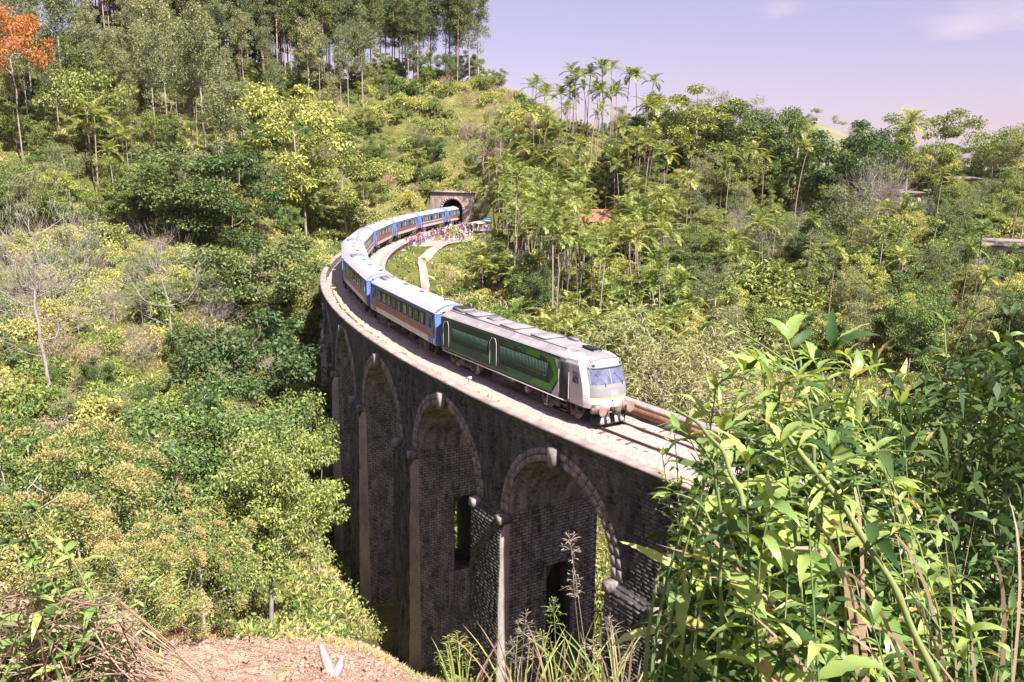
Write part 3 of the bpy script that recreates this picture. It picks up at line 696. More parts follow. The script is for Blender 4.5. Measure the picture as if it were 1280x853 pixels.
m_lroof = plain('grey_locomotive_roof', (.33, .30, .315), .6, .15, 1.5, dirt=((.16, .14, .14), .6)); rfo = rf.build('roof', m_lroof, lo)
mb = MB()
for y in (-.83, .83): mb.box((-1.5, y, 3.85), (14.6, .03, .025))
mb.build('roof_seam', m_roofd, rfo)
for (x, y, lx, ly, hz, nm) in ((-8.0, -.15, 1.5, 1.1, .20, 'roof_unit'), (-5.9, 0, 1.7, 1.5, .08, 'roof_hatch'), (-3.9, .1, 1.0, .9, .10, 'exhaust_hatch'), (-1.0, 0, 1.9, 1.5, .05, 'roof_hatch'), (2.6, 0, 1.6, 1.5, .05, 'roof_hatch'), (4.2, .75, .9, .25, .12, 'roof_box')):
    mb = MB(); mb.box((x, y, 3.89 + hz / 2), (lx, ly, hz), taper=.94); h_ = mb.build(nm, m_roofd if nm != 'roof_hatch' else m_lroof, rfo)
    if nm == 'roof_unit':
        for q in range(5):
            mb = MB(); mb.box((x - .6 + q * .3, y, 3.89 + hz + .025), (.12, ly * .85, .05)); mb.build('fan_slat', m_dark, h_)
    elif nm == 'roof_hatch':
        mb = MB(); [mb.box((x + a_ * lx / 2, y, 3.895 + hz), (.05, ly, .03)) for a_ in (-1, 1)]; [mb.box((x, y + a_ * ly / 2, 3.895 + hz), (lx, .05, .03)) for a_ in (-1, 1)]; mb.build('hatch_frame', m_roofd, h_)
# livery panels and grilles on both sides
for sg in (-1, 1):
    y = sg * w
    panel(y, [(-HL + .02, 1.26), (.4, 1.26), (-.2, 1.62), (-HL + .02, 1.62)], m_dg, 'livery_panel', lo, .004, sg)
    panel(y, [(.45, 1.27), (2.75, 1.27), (3.3, 1.62), (-.1, 1.62)], m_mg, 'livery_panel', lo, .004, sg)
    panel(y, [(-3.0, 1.63), (-.1, 1.63), (-.1, 1.95), (-3.0, 1.95)], m_mg, 'livery_panel', lo, .004, sg)
    panel(y, [(2.8, 1.27), (5.1, 1.27), (6.0, 2.25), (5.35, 3.28), (2.85, 3.28), (2.3, 2.95), (5.0, 2.95), (5.45, 2.25), (5.0, 1.62), (3.35, 1.62)], m_bgn, 'livery_panel', lo, .005, sg)
    panel(y, [(-.3, 2.95), (2.25, 2.95), (2.8, 3.28), (.3, 3.28)], m_mg, 'livery_panel', lo, .004, sg)
    panel(y, [(5.15, 1.02), (XC, 1.02), (XC, 3.28), (5.42, 3.28), (6.05, 2.25)], m_grey, 'livery_panel', lo, .004, sg)
    for x0, x1, z0, z1 in ((-7.4, -2.3, 1.95, 2.85), (-.75, 4.75, 1.72, 2.85)):
        g = panel(y, rect(x0 - .06, x1 + .06, z0 - .06, z1 + .06), m_dark, 'grille', lo, .010, sg)
        nS = int((x1 - x0) / .16); mb = MB()
        for q in range(nS):
            x = x0 + (q + .5) * (x1 - x0) / nS
            mb.hexa([(x - .05, y + sg*.01, z0), (x + .03, y + sg*.01, z0), (x + .05, y + sg*.03, z0), (x - .03, y + sg*.03, z0), (x - .05 + .06, y + sg*.01, z1), (x + .09, y + sg*.01, z1), (x + .11, y + sg*.03, z1), (x + .03, y + sg*.03, z1)])
        for zz in (z0 + .3, z0 + .6): mb.box(((x0 + x1) / 2, y + sg * .034, zz), (x1 - x0, .012, .025))
        mb.build('grille_slats', m_grl, g, kind='stuff')
    for x in (-8.1, -1.45):
        d = panel(y, rect(x - .36, x + .36, 1.30, 3.2), m_dg, 'side_door', lo, .016, sg)
        mb = MB(); mb.tube([(x - .42, y + sg*.09, 1.4), (x - .42, y + sg*.09, 2.9), (x - .2, y + sg*.06, 3.2), (x + .2, y + sg*.06, 3.2), (x + .42, y + sg*.09, 2.9), (x + .42, y + sg*.09, 1.4)], .018, 6); mb.build('handrail', m_sil, d)
    for x in (1.4, 4.3):
        mb = MB(); mb.box((x, y + sg * .01, 3.08), (.75, .03, .22)); mb.build('vent', m_blk, lo)
    mb = MB(); mb.box((-1.0, y * 1.0, 1.0), (2*HL - 2.6, .05, .07)); mb.build('sill', m_sil, lo)
    pl = panel(y, rect(-8.85, -8.62, 1.75, 2.2), m_cop, 'end_box', lo, .06, sg)
    mb = MB(); mb.box((XC + .55, y * 1.002, 2.15), (.86, .03, 2.1)); dr = mb.build('cab_door', m_blk, lo)
    for xx in (XC + .06, XC + 1.06):
        mb = MB(); mb.tube([(xx, y + sg*.07, 1.2), (xx, y + sg*.07, 2.75)], .024, 6); mb.build('handrail', m_sil, dr)
    mb = MB(); mb.box((XC + .55, y - sg * .05, .78), (.7, .3, .05)); mb.box((XC + .55, y - sg * .05, .45), (.7, .3, .05)); mb.box((XC + .2, y - sg*.05, .7), (.05, .2, .6)); mb.box((XC + .9, y - sg*.05, .7), (.05, .2, .6)); mb.build('step', m_dark, lo)
# cab: front surface with rounded corners and a raked windscreen
zl = np.array([1.0, 1.35, 1.75, 2.15, 2.5, 2.9, 3.28, 3.50, 3.68, 3.80])
xf = np.array([HL + .0, HL + .05, HL + .05, HL + .0, HL - .10, HL - .25, HL - .40, HL - .55, HL - .85, HL - 1.5])
wl = np.array([w - .08, w - .02, w, w, w, w - .005, w - .02, w - .12, w - .30, w - .62])
yf = np.linspace(-1, 1, 41); zl0, xf0, wl0 = zl, xf, wl; zl = np.unique(np.r_[zl0, np.linspace(1.0, 3.8, 25)]); xf = np.interp(zl, zl0, xf0); wl = np.interp(zl, zl0, wl0)
nose = np.array([[(x - .72 * abs(v) ** 5 - .10 * v * v, v * ww, z) for v in yf] for z, x, ww in zip(zl, xf, wl)])
cb = MB(); cb.grid(nose, 0)
for e, sg in ((0, -1), (40, 1)):
    back = nose[:, e].copy(); back[:, 0] = XC; k7 = zl >= 3.5
    back[k7, 1] = sg * np.interp(zl[k7], (3.5, 3.68, 3.8), (w - .08, 1.12, .84)); back[k7, 2] = np.interp(zl[k7], (3.5, 3.68, 3.8), (3.50, 3.64, 3.82))
    cb.grid(np.stack([back, nose[:, e]]) if sg < 0 else np.stack([nose[:, e], back]), 1)
tb = np.array([(XC, y, z) for y, z in rp[2:7]]); tf = np.array([(XC + .9, y * .75, z) for y, z in rp[2:7]])
cb.build('cab_shell', [m_white, m_grey], lo, smooth=True)
tp = MB(); tp.grid(np.stack([np.array([(XC - .05, y, z) for y, z in [(-1.30, 3.52), (-.84, 3.83), (0, 3.93), (.84, 3.83), (1.30, 3.52)]]), np.array([(HL - 1.45, y, z) for y, z in [(-.80, 3.74), (-.5, 3.85), (0, 3.88), (.5, 3.85), (.80, 3.74)]]), np.array([(HL - .70, y, z) for y, z in [(-1.0, 3.58), (-.5, 3.64), (0, 3.66), (.5, 3.64), (1.0, 3.58)]])]))
ct = tp.build('cab_roof', m_mask, lo)
mb = MB(); mb.box((XC + .9, .05, 3.98), (.9, .42, .12)); mb.tube([(XC + .4, -.1, 4.02), (XC + 1.5, -.1, 4.0)], .06, 8); mb.tube([(XC + .9, .25, 4.02), (XC + 1.7, .25, 3.97)], .05, 8); mb.build('horn', m_blk, ct)
def on_nose(v, z, d=.012):
    x = np.interp(z, zl, xf); ww = np.interp(z, zl, wl); return (x - .72 * abs(v) ** 5 - .10 * v * v + d, v * ww, z)
def nose_patch(v0, v1, z0, z1, name, m, d=.012, n=7, tl=0.0, par=lo):
    zz = np.unique(np.r_[np.linspace(z0, z1, 9), zl[(zl > z0) & (zl < z1)]]); vv = np.linspace(v0, v1, n)
    mb = MB(); G = np.array([[on_nose(v, z, d) for v in vv] for z in zz]); Bk = G.copy(); Bk[..., 0] -= d + .01
    mb.grid(G)
    rim = np.concatenate([G[0], G[1:, -1], G[-1, ::-1][1:], G[::-1, 0][1:]]); rb_ = rim.copy(); rb_[:, 0] -= d + .01
    mb.grid(np.stack([rb_, rim])); return mb.build(name, m, par)
mk = nose_patch(-.86, .86, 1.66, 3.5, 'front_mask', m_mask, .016, 25)
for v0, v1 in ((-.80, -.03), (.03, .80)):
    g = nose_patch(v0, v1, 2.36, 3.16, 'windscreen', m_wind, .030)
    mb = MB(); a_, b_ = on_nose((v0 + v1) / 2 + .1, 2.40, .05), on_nose((v0 + v1) / 2 - .25, 2.95, .05); mb.tube([a_, b_], .012, 5); mb.tube([a_, on_nose((v0 + v1) / 2 + .1, 2.25, .05)], .02, 5); mb.build('wiper', m_blk, g)
nose_patch(-.84, .84, 3.17, 3.24, 'brow', m_blk, .035, 11)
nose_patch(-.92, .92, 1.56, 1.64, 'yellow_stripe', m_yel, .014, 13)
for v in (-.66, .66): nose_patch(v - .06, v + .06, 3.30, 3.42, 'marker_lamp', m_blk, .03, 3); nose_patch(v - .16, v + .10 if v > 0 else v + .16, 1.10, 1.26, 'headlamp', m_mask, .02, 4)
for v in (-.02, .09, .20): nose_patch(v - .02, v + .025, 1.72, 1.98, 'number_mark', m_white, .020, 3)
nose_patch(-.03, .03, 1.38, 1.46, 'lamp', m_blk, .03, 3)
for sg in (-1, 1):
    mb = MB(); mb.box((XC + 1.62, sg * (w - .004), 2.58), (.52, .03, .62)); sw = mb.build('side_window', m_blk, lo)
    mb = MB(); mb.box((XC + 1.62, sg * (w + .008), 2.58), (.42, .02, .52)); mb.build('pane', m_glass, sw)
    bu = MB(); bu.tube([(HL - .1, sg * .95, 1.02), (HL + .45, sg * .95, 1.02)], .12, 10); bu.tube([(HL + .42, sg * .95, 1.02), (HL + .48, sg * .95, 1.02)], .27, 16); bu.box((HL - .05, sg * .95, 1.02), (.3, .42, .42)); bu.build('buffer', m_cop, lo)
bm = MB(); bm.box((HL - .15, 0, .95), (.3, 2.5, .34)); bm.build('buffer_beam', m_cop, lo)
cp = MB(); cp.box((HL + .2, 0, .95), (.5, .22, .26)); cp.box((HL + .45, .05, .95), (.22, .34, .34)); cp.tube([(HL + .1, -.35, .9), (HL + .3, -.38, .55), (HL + .2, -.4, .35)], .035, 6); cp.tube([(HL + .1, .4, .9), (HL + .32, .42, .55), (HL + .2, .45, .35)], .035, 6); cp.build('coupler', m_rust, lo)
pg = MB(); pg.hexa([(HL - .3, -1.2, .12), (HL + .12, -.9, .12), (HL + .12, .9, .12), (HL - .3, 1.2, .12), (HL - .3, -1.25, .62), (HL - .02, -.95, .62), (HL - .02, .95, .62), (HL - .3, 1.25, .62)]); pg.build('snow_guard', m_dark, lo)
for yy in (-.7, -.25, .3, .72):
    mb = MB(); mb.hexa([(HL + .0, yy - .14, .16), (HL + .135, yy - .12, .16), (HL + .135, yy + .12, .16), (HL + .0, yy + .14, .16), (HL - .05, yy - .14, .5), (HL + .03, yy - .12, .5), (HL + .03, yy + .12, .5), (HL - .05, yy + .14, .5)]); mb.build('guard_plate', m_sil, lo)
un = MB(); un.box((-.3, 0, .70), (3.6, 2.5, .62)); un.build('fuel_tank', m_dark, lo)
un = MB(); un.box((0, 0, .97), (2*HL - .4, 1.9, .12))
for x in (-5.0, 3.4): un.box((x, -1.05, .75), (.9, .5, .4)); un.box((x, 1.05, .75), (.9, .5, .4))
un.build('underframe', m_dark, lo)
for sg in (-1, 1):
    for x in (-3.6, 2.5):
        mb = MB(); mb.tube([(x, sg * 1.15, .72), (x, sg * 1.46, .72)], .22, 10); mb.build('air_tank', m_cop, lo)
    mb = MB(); mb.tube([(4.6, sg * 1.3, 1.0), (4.6, sg * 1.35, .3)], .04, 6); mb.box((4.6, sg * 1.35, .3), (.3, .2, .06)); mb.build('sand_pipe', m_sil, lo)
bogies(lo, (-HL + 3.0, HL - 3.3), me_bogL, 3.9)
place(lo, 0.2, 2 * HL)
# trackside marker post on the parapet
pt = trk(11.2, 3.0, -.5)
mp_ = thing('marker_post', 'small white T-shaped marker post on the ballast beside the parapet', 'marker', tuple(pt), float(np.interp(5.3, SS, _h)))
m_post = plain('white_post_paint', (.75, .70, .68), .7, .1, 3)
mb = MB(); mb.box((0, 0, .55), (.09, .09, 1.1)); mb.build('post', m_post, mp_)
mb = MB(); mb.box((-.12, 0, 1.15), (.62, .08, .16), M=Matrix.Rotation(.25, 3, 'Y')); mb.build('arm', m_post, mp_)
# ================================================================== THE TUNNEL PORTAL
m_portal = stone('portal_stone', (.22, .165, .15), (.33, .255, .23), (.46, .38, .36), .4)
tp_s = 158.0
por = thing('tunnel_portal', 'pale pinkish stone tunnel mouth that the train runs into', 'tunnel', tuple(trk(tp_s, 0, -.6)), float(np.interp(tp_s, SS, _h)))
# local: x into the hill, y outer side (left), z up from -0.6
def horseshoe(n=14):
    a = np.linspace(0, math.pi, n); y = 2.45 * np.cos(a); z = 3.75 + 2.45 * np.sin(a)
    return np.c_[np.r_[2.30, 2.45, y[1:-1], -2.45, -2.30], np.r_[0, 3.4, z[1:-1], 3.4, 0]]
hs = horseshoe()
def to_outer(p, Y0=-5.3, Y1=5.3, Z1=7.7):
    out = []
    for y, z in p:
        out.append((y * 3.2 if z < 3.5 else y, 0 if z < .1 else z))
    return out
wm = MB(); prof = hs
oy = np.where(prof[:, 1] < 3.5, np.sign(prof[:, 0]) * 5.3, np.clip(prof[:, 0] * 2.6, -5.3, 5.3)); oz = np.where(prof[:, 1] < .1, -1.0, np.where(prof[:, 1] < 3.5, 3.4, 7.7))
inn = np.stack([np.zeros(len(prof)), prof[:, 0], prof[:, 1]], -1); out = np.stack([np.zeros(len(prof)), oy, oz], -1)
wm.grid(np.stack([inn, out])); inn2 = inn.copy(); inn2[:, 0] = 1.2; wm.grid(np.stack([inn2, inn]))
wm.add([(0, -5.3, 7.7), (0, 5.3, 7.7), (3.5, 5.3, 7.7), (3.5, -5.3, 7.7)], [[0,1,2,3]])
wm.build('portal_wall', m_portal, por)
cp = MB(); cp.box((0.1, 0, 7.78), (1.0, 11.0, .3)); cp.box((-.06, 0, 7.35), (.3, 10.8, .14)); cp.build('coping', m_portal, por)
for q in range(15):
    a0, a1 = math.pi * q / 15 + .01, math.pi * (q + 1) / 15 - .01; mb = MB()
    mb.hexa([(x, r_ * math.cos(a_), 3.75 + r_ * math.sin(a_)) for x in (-.10, .3) for r_, a_ in ((2.46, a0), (2.98, a0), (2.98, a1), (2.46, a1))]); mb.build('portal_stone', m_portal, por)
bs = np.linspace(tp_s + .3, tp_s + 30, 12); lin = MB()
lin.grid(np.stack([trk(s, hs[:, 0], hs[:, 1] - .6) for s in bs])); lin.add(trk(bs[-1], hs[:, 0], hs[:, 1] - .6), [list(range(len(hs)))])
m_soot = plain('sooty_lining', (.05, .045, .04), .95, .3, 1)
o = lin.build('tunnel_lining', m_soot); o.parent = por; o.matrix_parent_inverse = (Matrix.Translation(Vector(por.location)) @ Matrix.Rotation(por.rotation_euler.z, 4, 'Z')).inverted()
# ================================================================== PEOPLE, CANOPY, HOUSES
m_skin = plain('brown_skin', (.30, .17, .11), .6, .08, 8); m_hair = plain('black_hair', (.02, .016, .014), .6, .1, 9)
CLOTH = [('red', (.50, .06, .06)), ('white', (.72, .68, .68)), ('blue', (.06, .13, .42)), ('pink', (.62, .24, .34)), ('black', (.03, .03, .035)), ('yellow', (.60, .42, .08)), ('pale blue', (.30, .46, .66)), ('grey', (.30, .29, .30)), ('maroon', (.26, .04, .07)), ('green', (.06, .22, .09))]
m_cl = {n: plain(n.replace(' ', '_') + '_cloth', c, .85, .12, 6, spec=.1) for n, c in CLOTH}
TROU = ['black', 'blue', 'grey', 'white', 'maroon']
def person_mesh(pose, name):
    J = {'pel': (0, 0, .92, .125, .10), 'wai': (0, 0, 1.06, .115, .09), 'che': (0, .01, 1.27, .145, .10), 'nec': (0, 0, 1.44, .052, .052), 'hd0': (0, .015, 1.53, .075, .085), 'hd1': (0, .02, 1.64, .078, .092), 'nos': (0, .115, 1.575, .012, .014)}
    E = [('pel', 'wai'), ('wai', 'che'), ('che', 'nec'), ('nec', 'hd0'), ('hd0', 'hd1'), ('hd0', 'nos')]
    st = {'stand': (.0, .0), 'walk': (.22, -.18), 'photo': (.05, -.03), 'wave': (0, .04)}[pose]
    for sg, n in ((-1, 'l'), (1, 'r')):
        f = st[0] if sg < 0 else st[1]
        J['hip' + n] = (sg * .095, 0, .86, .085, .085); J['kne' + n] = (sg * .10, f * .6 + .02, .48, .058, .058); J['ank' + n] = (sg * .105, f, .09, .04, .04); J['toe' + n] = (sg * .12, f + .15, .035, .036, .03)
        E += [('pel', 'hip' + n), ('hip' + n, 'kne' + n), ('kne' + n, 'ank' + n), ('ank' + n, 'toe' + n)]
        J['sho' + n] = (sg * .19, 0, 1.385, .058, .058)
        if pose == 'photo': el, wr, ha = (sg * .25, .16, 1.20), (sg * .12, .34, 1.40), (sg * .07, .37, 1.47)
        elif pose == 'wave' and sg > 0: el, wr, ha = (.30, .05, 1.55), (.33, .08, 1.78), (.34, .09, 1.87)
        else: el, wr, ha = (sg * .245, -.03 - f * .3, 1.13), (sg * .25, .05 - f * .6, .90), (sg * .245, .07 - f * .6, .81)
        J['elb' + n] = (*el, .042, .042); J['wri' + n] = (*wr, .03, .03); J['han' + n] = (*ha, .034, .022)
        E += [('che', 'sho' + n), ('sho' + n, 'elb' + n), ('elb' + n, 'wri' + n), ('wri' + n, 'han' + n)]
    k = list(J); me = bpy.data.meshes.new('sk'); me.from_pydata([J[q][:3] for q in k], [(k.index(a), k.index(b)) for a, b in E], [])
    ob = bpy.data.objects.new('sk', me); COL.objects.link(ob); md = ob.modifiers.new('s', 'SKIN'); md.use_smooth_shade = True
    for q, v in zip(k, me.skin_vertices[0].data): v.radius = J[q][3:5]; v.use_root = (q == 'pel')
    s2 = ob.modifiers.new('d', 'SUBSURF'); s2.levels = 1; s2.render_levels = 1
    dg = bpy.context.evaluated_depsgraph_get(); out = bpy.data.meshes.new_from_object(ob.evaluated_get(dg)); out.name = name
    bpy.data.objects.remove(ob); bpy.data.meshes.remove(me); return out
def dress(base, shirt, trou, longhair):
    me = base.copy(); me.name = 'person'; me.materials.clear()
    for m in (m_skin, m_cl[shirt], m_cl[trou], m_hair, m_cl['black']): me.materials.append(m)
    for p in me.polygons:
        x, y, z = p.center; 
        if z < .10: i_ = 4
        elif z < .95 and abs(x) < .205: i_ = 2
        elif z > 1.615 or (z > 1.46 and y < .0) or (longhair and z > 1.3 and y < -.06 and abs(x) < .09): i_ = 3
        elif z < 1.43 and (abs(x) < .24 and z > .93) and not (abs(x) > .21 and z < 1.22): i_ = 1
        else: i_ = 0
        p.material_index = i_
    return me
PB = {q: person_mesh(q, 'person') for q in ('stand', 'walk', 'photo', 'wave')}
POSE = {'stand': 'standing', 'walk': 'mid-step', 'photo': 'hands raised', 'wave': 'arm raised'}
rq = random.Random(21); PM = {}; spots = []
for _ in range(6000):
    if len(spots) >= 165: break
    s = rq.uniform(111, 155.5); lo_, hi_ = (-11.5, -3.3) if s > 124 else (-5.2, -3.2)
    o_ = rq.uniform(lo_, hi_) if rq.random() < .6 else -3.2 - abs(rq.gauss(0, 2.2))
    if o_ < lo_: continue
    if 139 < s < 149 and o_ < -9.0: continue
    if all((s - a) ** 2 + (o_ - b) ** 2 > .45 ** 2 for a, b in spots): spots.append((s, o_))
for s, o_ in spots:
    ps = rq.choice(['stand', 'stand', 'walk', 'photo', 'wave', 'photo']); sh = rq.choices([c[0] for c in CLOTH], [3, 5, 3, 3, 3, 1.5, 2, 1, 1, 1])[0]; tr = rq.choice(TROU)
    key = (ps, sh, tr)
    if key not in PM: PM[key] = dress(PB[ps], sh, tr, rq.random() < .4)
    P = trk(s, o_, 0); z = float(ground(P[0], P[1])[0]) if o_ < -3.5 else float(np.interp(o_, prof_off, prof_z))
    near = 'near the tunnel' if s > 147 else ('near the viaduct' if s < 122 else 'mid-crowd')
    row = 'close to the track' if o_ > -5.2 else ('outermost' if o_ < -9 else 'between others')
    ob = link('person', PM[key], loc=(P[0], P[1], z - .01), rot=(0, 0, rq.uniform(0, 6.28) if rq.random() < .4 else float(np.interp(s, SS, _h)) + rq.uniform(-.8, .8) ), scale=rq.uniform(.9, 1.04))
    tag(ob, 'person in %s top, %s trousers, %s, %s, %s' % (sh, tr, POSE[ps], near, row), 'person', 'crowd beside the track at the tunnel')
for (px_, py_, Y_, sh, tr, lb) in ((10, 196, 141, 'pale blue', 'blue', 'person in pale blue top standing on the path at the far left'), (16, 197, 141.5, 'white', 'grey', 'person in white top standing beside the pale blue one at the far left'), (42, 201, 140, 'pale blue', 'black', 'person in pale blue top and black trousers apart at the far left')):
    X_ = ray(px_, py_, Y_)[0]; ob = link('person', dress(PB['stand'], sh, tr, False), loc=(X_, Y_, float(ground(X_, Y_)[0])), rot=(0, 0, 2.0)); tag(ob, lb, 'person', 'people on the left hillside')
m_tarp = plain('white_tarpaulin', (.74, .70, .70), .8, .08, 2)
P = trk(144.5, -10.6, -.75); cn_ = thing('canopy', 'white tarpaulin canopy on poles above the crowd near the tunnel', 'canopy', tuple(P), float(np.interp(144.5, SS, _h)))
yy = np.linspace(-1.4, 1.4, 7); xx = np.linspace(-4.2, 4.2, 9)
mb = MB(); mb.grid(np.array([[(x, y, 2.5 - .12 * abs(y) + .06 * math.sin(x * 1.7) * (1 - abs(y) / 1.5)) for y in yy] for x in xx][::-1])); mb.grid(np.array([[(x, y, 2.47 - .12 * abs(y) + .06 * math.sin(x * 1.7) * (1 - abs(y) / 1.5)) for y in yy] for x in xx])); mb.build('tarpaulin', m_tarp, cn_)
for x in (-4, 0, 4):
    for y in (-1.3, 1.3): MB().tube([(x, y, 0), (x, y, 2.4)], .04, 6).build('pole', m_rust, cn_)
P = trk(153.0, -9.8, -.75); sg_ = thing('blue_board', 'small dark blue notice board beside the tunnel end of the crowd', 'board', tuple(P), float(np.interp(150, SS, _h)) + 1.57)
MB().box((0, 0, 2.3), (1.7, .08, .7)).build('panel', m_cl['blue'], sg_); [MB().tube([(x * .7, 0.06, 0), (x * .7, .06, 2.6)], .05, 6).build('post', m_rust, sg_) for x in (-1.1, 1.1)]
# houses on the hillsides
m_wallw = plain('whitewashed_wall', (.42, .37, .345), .9, .12, 1.5, spec=.1, dirt=((.4, .32, .27), .5)); m_wallp = plain('pinkish_plaster', (.52, .36, .32), .9, .15, 1.5, spec=.1, dirt=((.35, .25, .2), .5))
m_tin = plain('weathered_sheet_roof', (.27, .22, .21), .6, .15, 1.2, dirt=((.3, .2, .16), .6)); m_tile = plain('red_tile_roof', (.30, .12, .09), .8, .25, 2.0, dirt=((.25, .12, .1), .5))
def house(px_, py_, Y_, Lx, Ly, hw, rh, rz, wm, rm, label, rname, shed=False):
    zr = hw + rh; ys_ = np.arange(Y_ - 45, Y_ + 45, 1.0); pts_ = [ray(px_, py_, q) for q in ys_]; gz_ = ground([q[0] for q in pts_], ys_)
    k_ = int(np.argmin([abs(q[2] - zr - g - .2) + .02 * abs(q[1] - Y_) for q, g in zip(pts_, gz_)])); X_, Y_, z_ = pts_[k_]; base = z_ - zr; print('house', px_, py_, Y_, base - gz_[k_])
    h = thing('house', label, 'house', (X_, Y_, base), rz)
    a, b = Lx / 2, Ly / 2; gz = min(float(ground(X_ + dx, Y_ + dy)[0]) for dx in (-3, 3) for dy in (-3, 3)) - base - .3
    mb = MB()
    for x0, y0, x1, y1 in ((-a, -b, a, -b), (a, -b, a, b), (a, b, -a, b), (-a, b, -a, -b)): mb.add([(x0, y0, min(gz, -.2)), (x1, y1, min(gz, -.2)), (x1, y1, hw), (x0, y0, hw)], [[0, 1, 2, 3]])
    if not shed: mb.add([(-a, -b, hw), (-a, b, hw), (-a, 0, zr)], [[0, 2, 1]]); mb.add([(a, -b, hw), (a, b, hw), (a, 0, zr)], [[0, 1, 2]])
    mb.build('wall', wm, h)
    for sg in (-1, 1):
        mb = MB(); e = b + .7; sl = rh / b if not shed else .0
        if shed and sg < 0: continue
        n = 22; xs_ = np.linspace(-a - .5, a + .5, n * 2)
        if shed: G_ = np.array([[(x, -e, hw + .15 + .03 * (k % 2)), (x, e, hw + rh + .03 * (k % 2))] for k, x in enumerate(xs_)])
        else: G_ = np.array([[(x, sg * e, hw - .7 * sl + .03 * (k % 2) + .04), (x, 0, zr + .04 + .03 * (k % 2))] for k, x in enumerate(xs_)])
        mb.grid(G_); Gb = G_.copy(); Gb[..., 2] -= .07; mb.grid(Gb[::-1]); mb.build('roof', rm, h)
    for x in np.arange(-a + 1.2, a - .6, 2.2):
        for sg in (-1, 1):
            f = MB().box((x, sg * (b + .03), hw * .55), (1.0, .08, 1.0)).build('window', m_mask, h); MB().box((x, sg * (b + .06), hw * .55), (.82, .06, .82)).build('pane', m_glass, f)
    MB().box((a * .1 + 1.1, -b - .03, 1.0), (.9, .08, 2.0)).build('door', bk_door, h)
    return h, X_, Y_, base
bk_door = plain('brown_door', (.14, .07, .045), .7, .2, 4)
HOUSES = []
for args in ((748, 262, 158, 9, 6, 2.8, 1.8, .25, m_wallp, m_tile, 'red tile roofed house half hidden behind the palm grove', 'r'),
             (1030, 193, 158, 7.5, 5, 2.6, .9, .15, m_wallw, m_tin, 'low house with pale sheet roof below the coconut palm on the ridge', 't', True),
             (1248, 300, 108, 6.5, 4.5, 2.6, .8, -.35, m_wallw, m_tin, 'small white house with sheet roof near the right edge', 't', True),
             (1206, 221, 148, 5.5, 4, 2.5, .6, .1, m_wallw, m_tin, 'small white-walled house high on the right slope', 't', True),
             (1130, 237, 140, 5, 4, 2.4, .7, .3, m_wallp, m_tin, 'small shed roof showing between the trees of the right slope', 't', True)):
    HOUSES.append(house(*args))

# trodden dirt where the crowd stands, and the footpath down the bank
m_dirt = plain('pale_trodden_dirt', (.34, .28, .24), .95, .25, .8, spec=.1, bumpy=.4)
def sheet(name, pts_s, pts_o0, pts_o1, lift=.03):
    G_ = []
    for s, a_, b_ in zip(pts_s, pts_o0, pts_o1):
        o_ = np.linspace(a_, b_, 9); P_ = trk(s, o_, 0.0); P_[:, 2] = ground(P_[:, 0], P_[:, 1]) + lift; G_.append(P_)
    MB().grid(np.array(G_)).build(name, m_dirt, kind='structure', smooth=True)
ss_ = np.arange(104, 157.6, 1.0); sheet('trodden_ground', ss_, np.full(len(ss_), -3.6), -4.2 - 8.2 * sst(108, 126, ss_) - .7 * np.sin(ss_ * .5))
fp = np.array([np.array(ray(*q)[:2]) for q in [(560, 303, 158), (540, 312, 150), (528, 322, 142), (527, 338, 132), (532, 352, 122), (522, 366, 112)]]); t_ = np.linspace(0, 5, 40); fx, fy = np.interp(t_, range(6), fp[:, 0]), np.interp(t_, range(6), fp[:, 1]); hwid = .6 + .6 * np.exp(-t_)
G_ = []
for k in range(40):
    w_ = np.linspace(-1, 1, 5) * hwid[k]; x_, y_ = fx[k] + w_, np.full(5, fy[k]); G_.append(np.stack([x_, y_, ground(x_, y_) + .28], -1))
MB().grid(np.array(G_)).build('footpath', m_dirt, kind='structure', smooth=True)
# ================================================================== TREES AND PLANTS: prototypes
lf_mid = leafm('leaf_mid_green', (.035, .070, .014), (.185, .225, .045), .22)
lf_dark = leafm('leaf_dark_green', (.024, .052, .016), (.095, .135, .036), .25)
lf_yel = leafm('leaf_yellow_green', (.10, .13, .022), (.34, .34, .08), .26)
lf_euc = leafm('leaf_grey_green', (.075, .095, .04), (.20, .21, .095), .3)
lf_palm = leafm('palm_frond', (.045, .085, .018), (.27, .285, .062), .35, .45)
lf_flow = leafm('yellow_blossom', (.19, .165, .045), (.34, .27, .115), .3, .8, .03)
lf_orng = leafm('orange_blossom', (.22, .058, .008), (.33, .13, .018), .3, .8, .02)
lf_dry = leafm('dry_leaf', (.15, .11, .07), (.31, .235, .16), .3, .8, .04)
lf_pine = leafm('needle_green', (.045, .07, .022), (.15, .165, .055), .25)
bk_pale = barkm('pale_bark', (.22, .19, .175), (.42, .37, .355)); bk_brown = barkm('brown_bark', (.12, .085, .065), (.26, .20, .165))
bk_grey = barkm('grey_bark', (.22, .18, .16), (.40, .34, .31)); bk_pink = barkm('pinkish_bark', (.26, .17, .14), (.46, .34, .30))
def unit(a): return a / (np.linalg.norm(a, axis=-1, keepdims=True) + 1e-9)
def rhombs(P, D, L, W, r, droop=.15, up=.5):
    """one leaf-shaped face per row"""
    n = len(P); Nn = unit(r.normal(0, 1, (n, 3)) + np.array([0, 0, up * 2])); S = unit(np.cross(D, Nn)); L = np.broadcast_to(L, (n,))[:, None]; W = np.broadcast_to(W, (n,))[:, None]
    N2 = np.cross(S, D)
    tip = P + D * L; tip[:, 2] -= (L * droop)[:, 0]
    V = np.stack([P, P + D * L * .45 + S * W / 2 + N2 * W * .12, tip, P + D * L * .45 - S * W / 2 + N2 * W * .12], 1)
    return V.reshape(-1, 3), np.arange(n * 4).reshape(-1, 4)
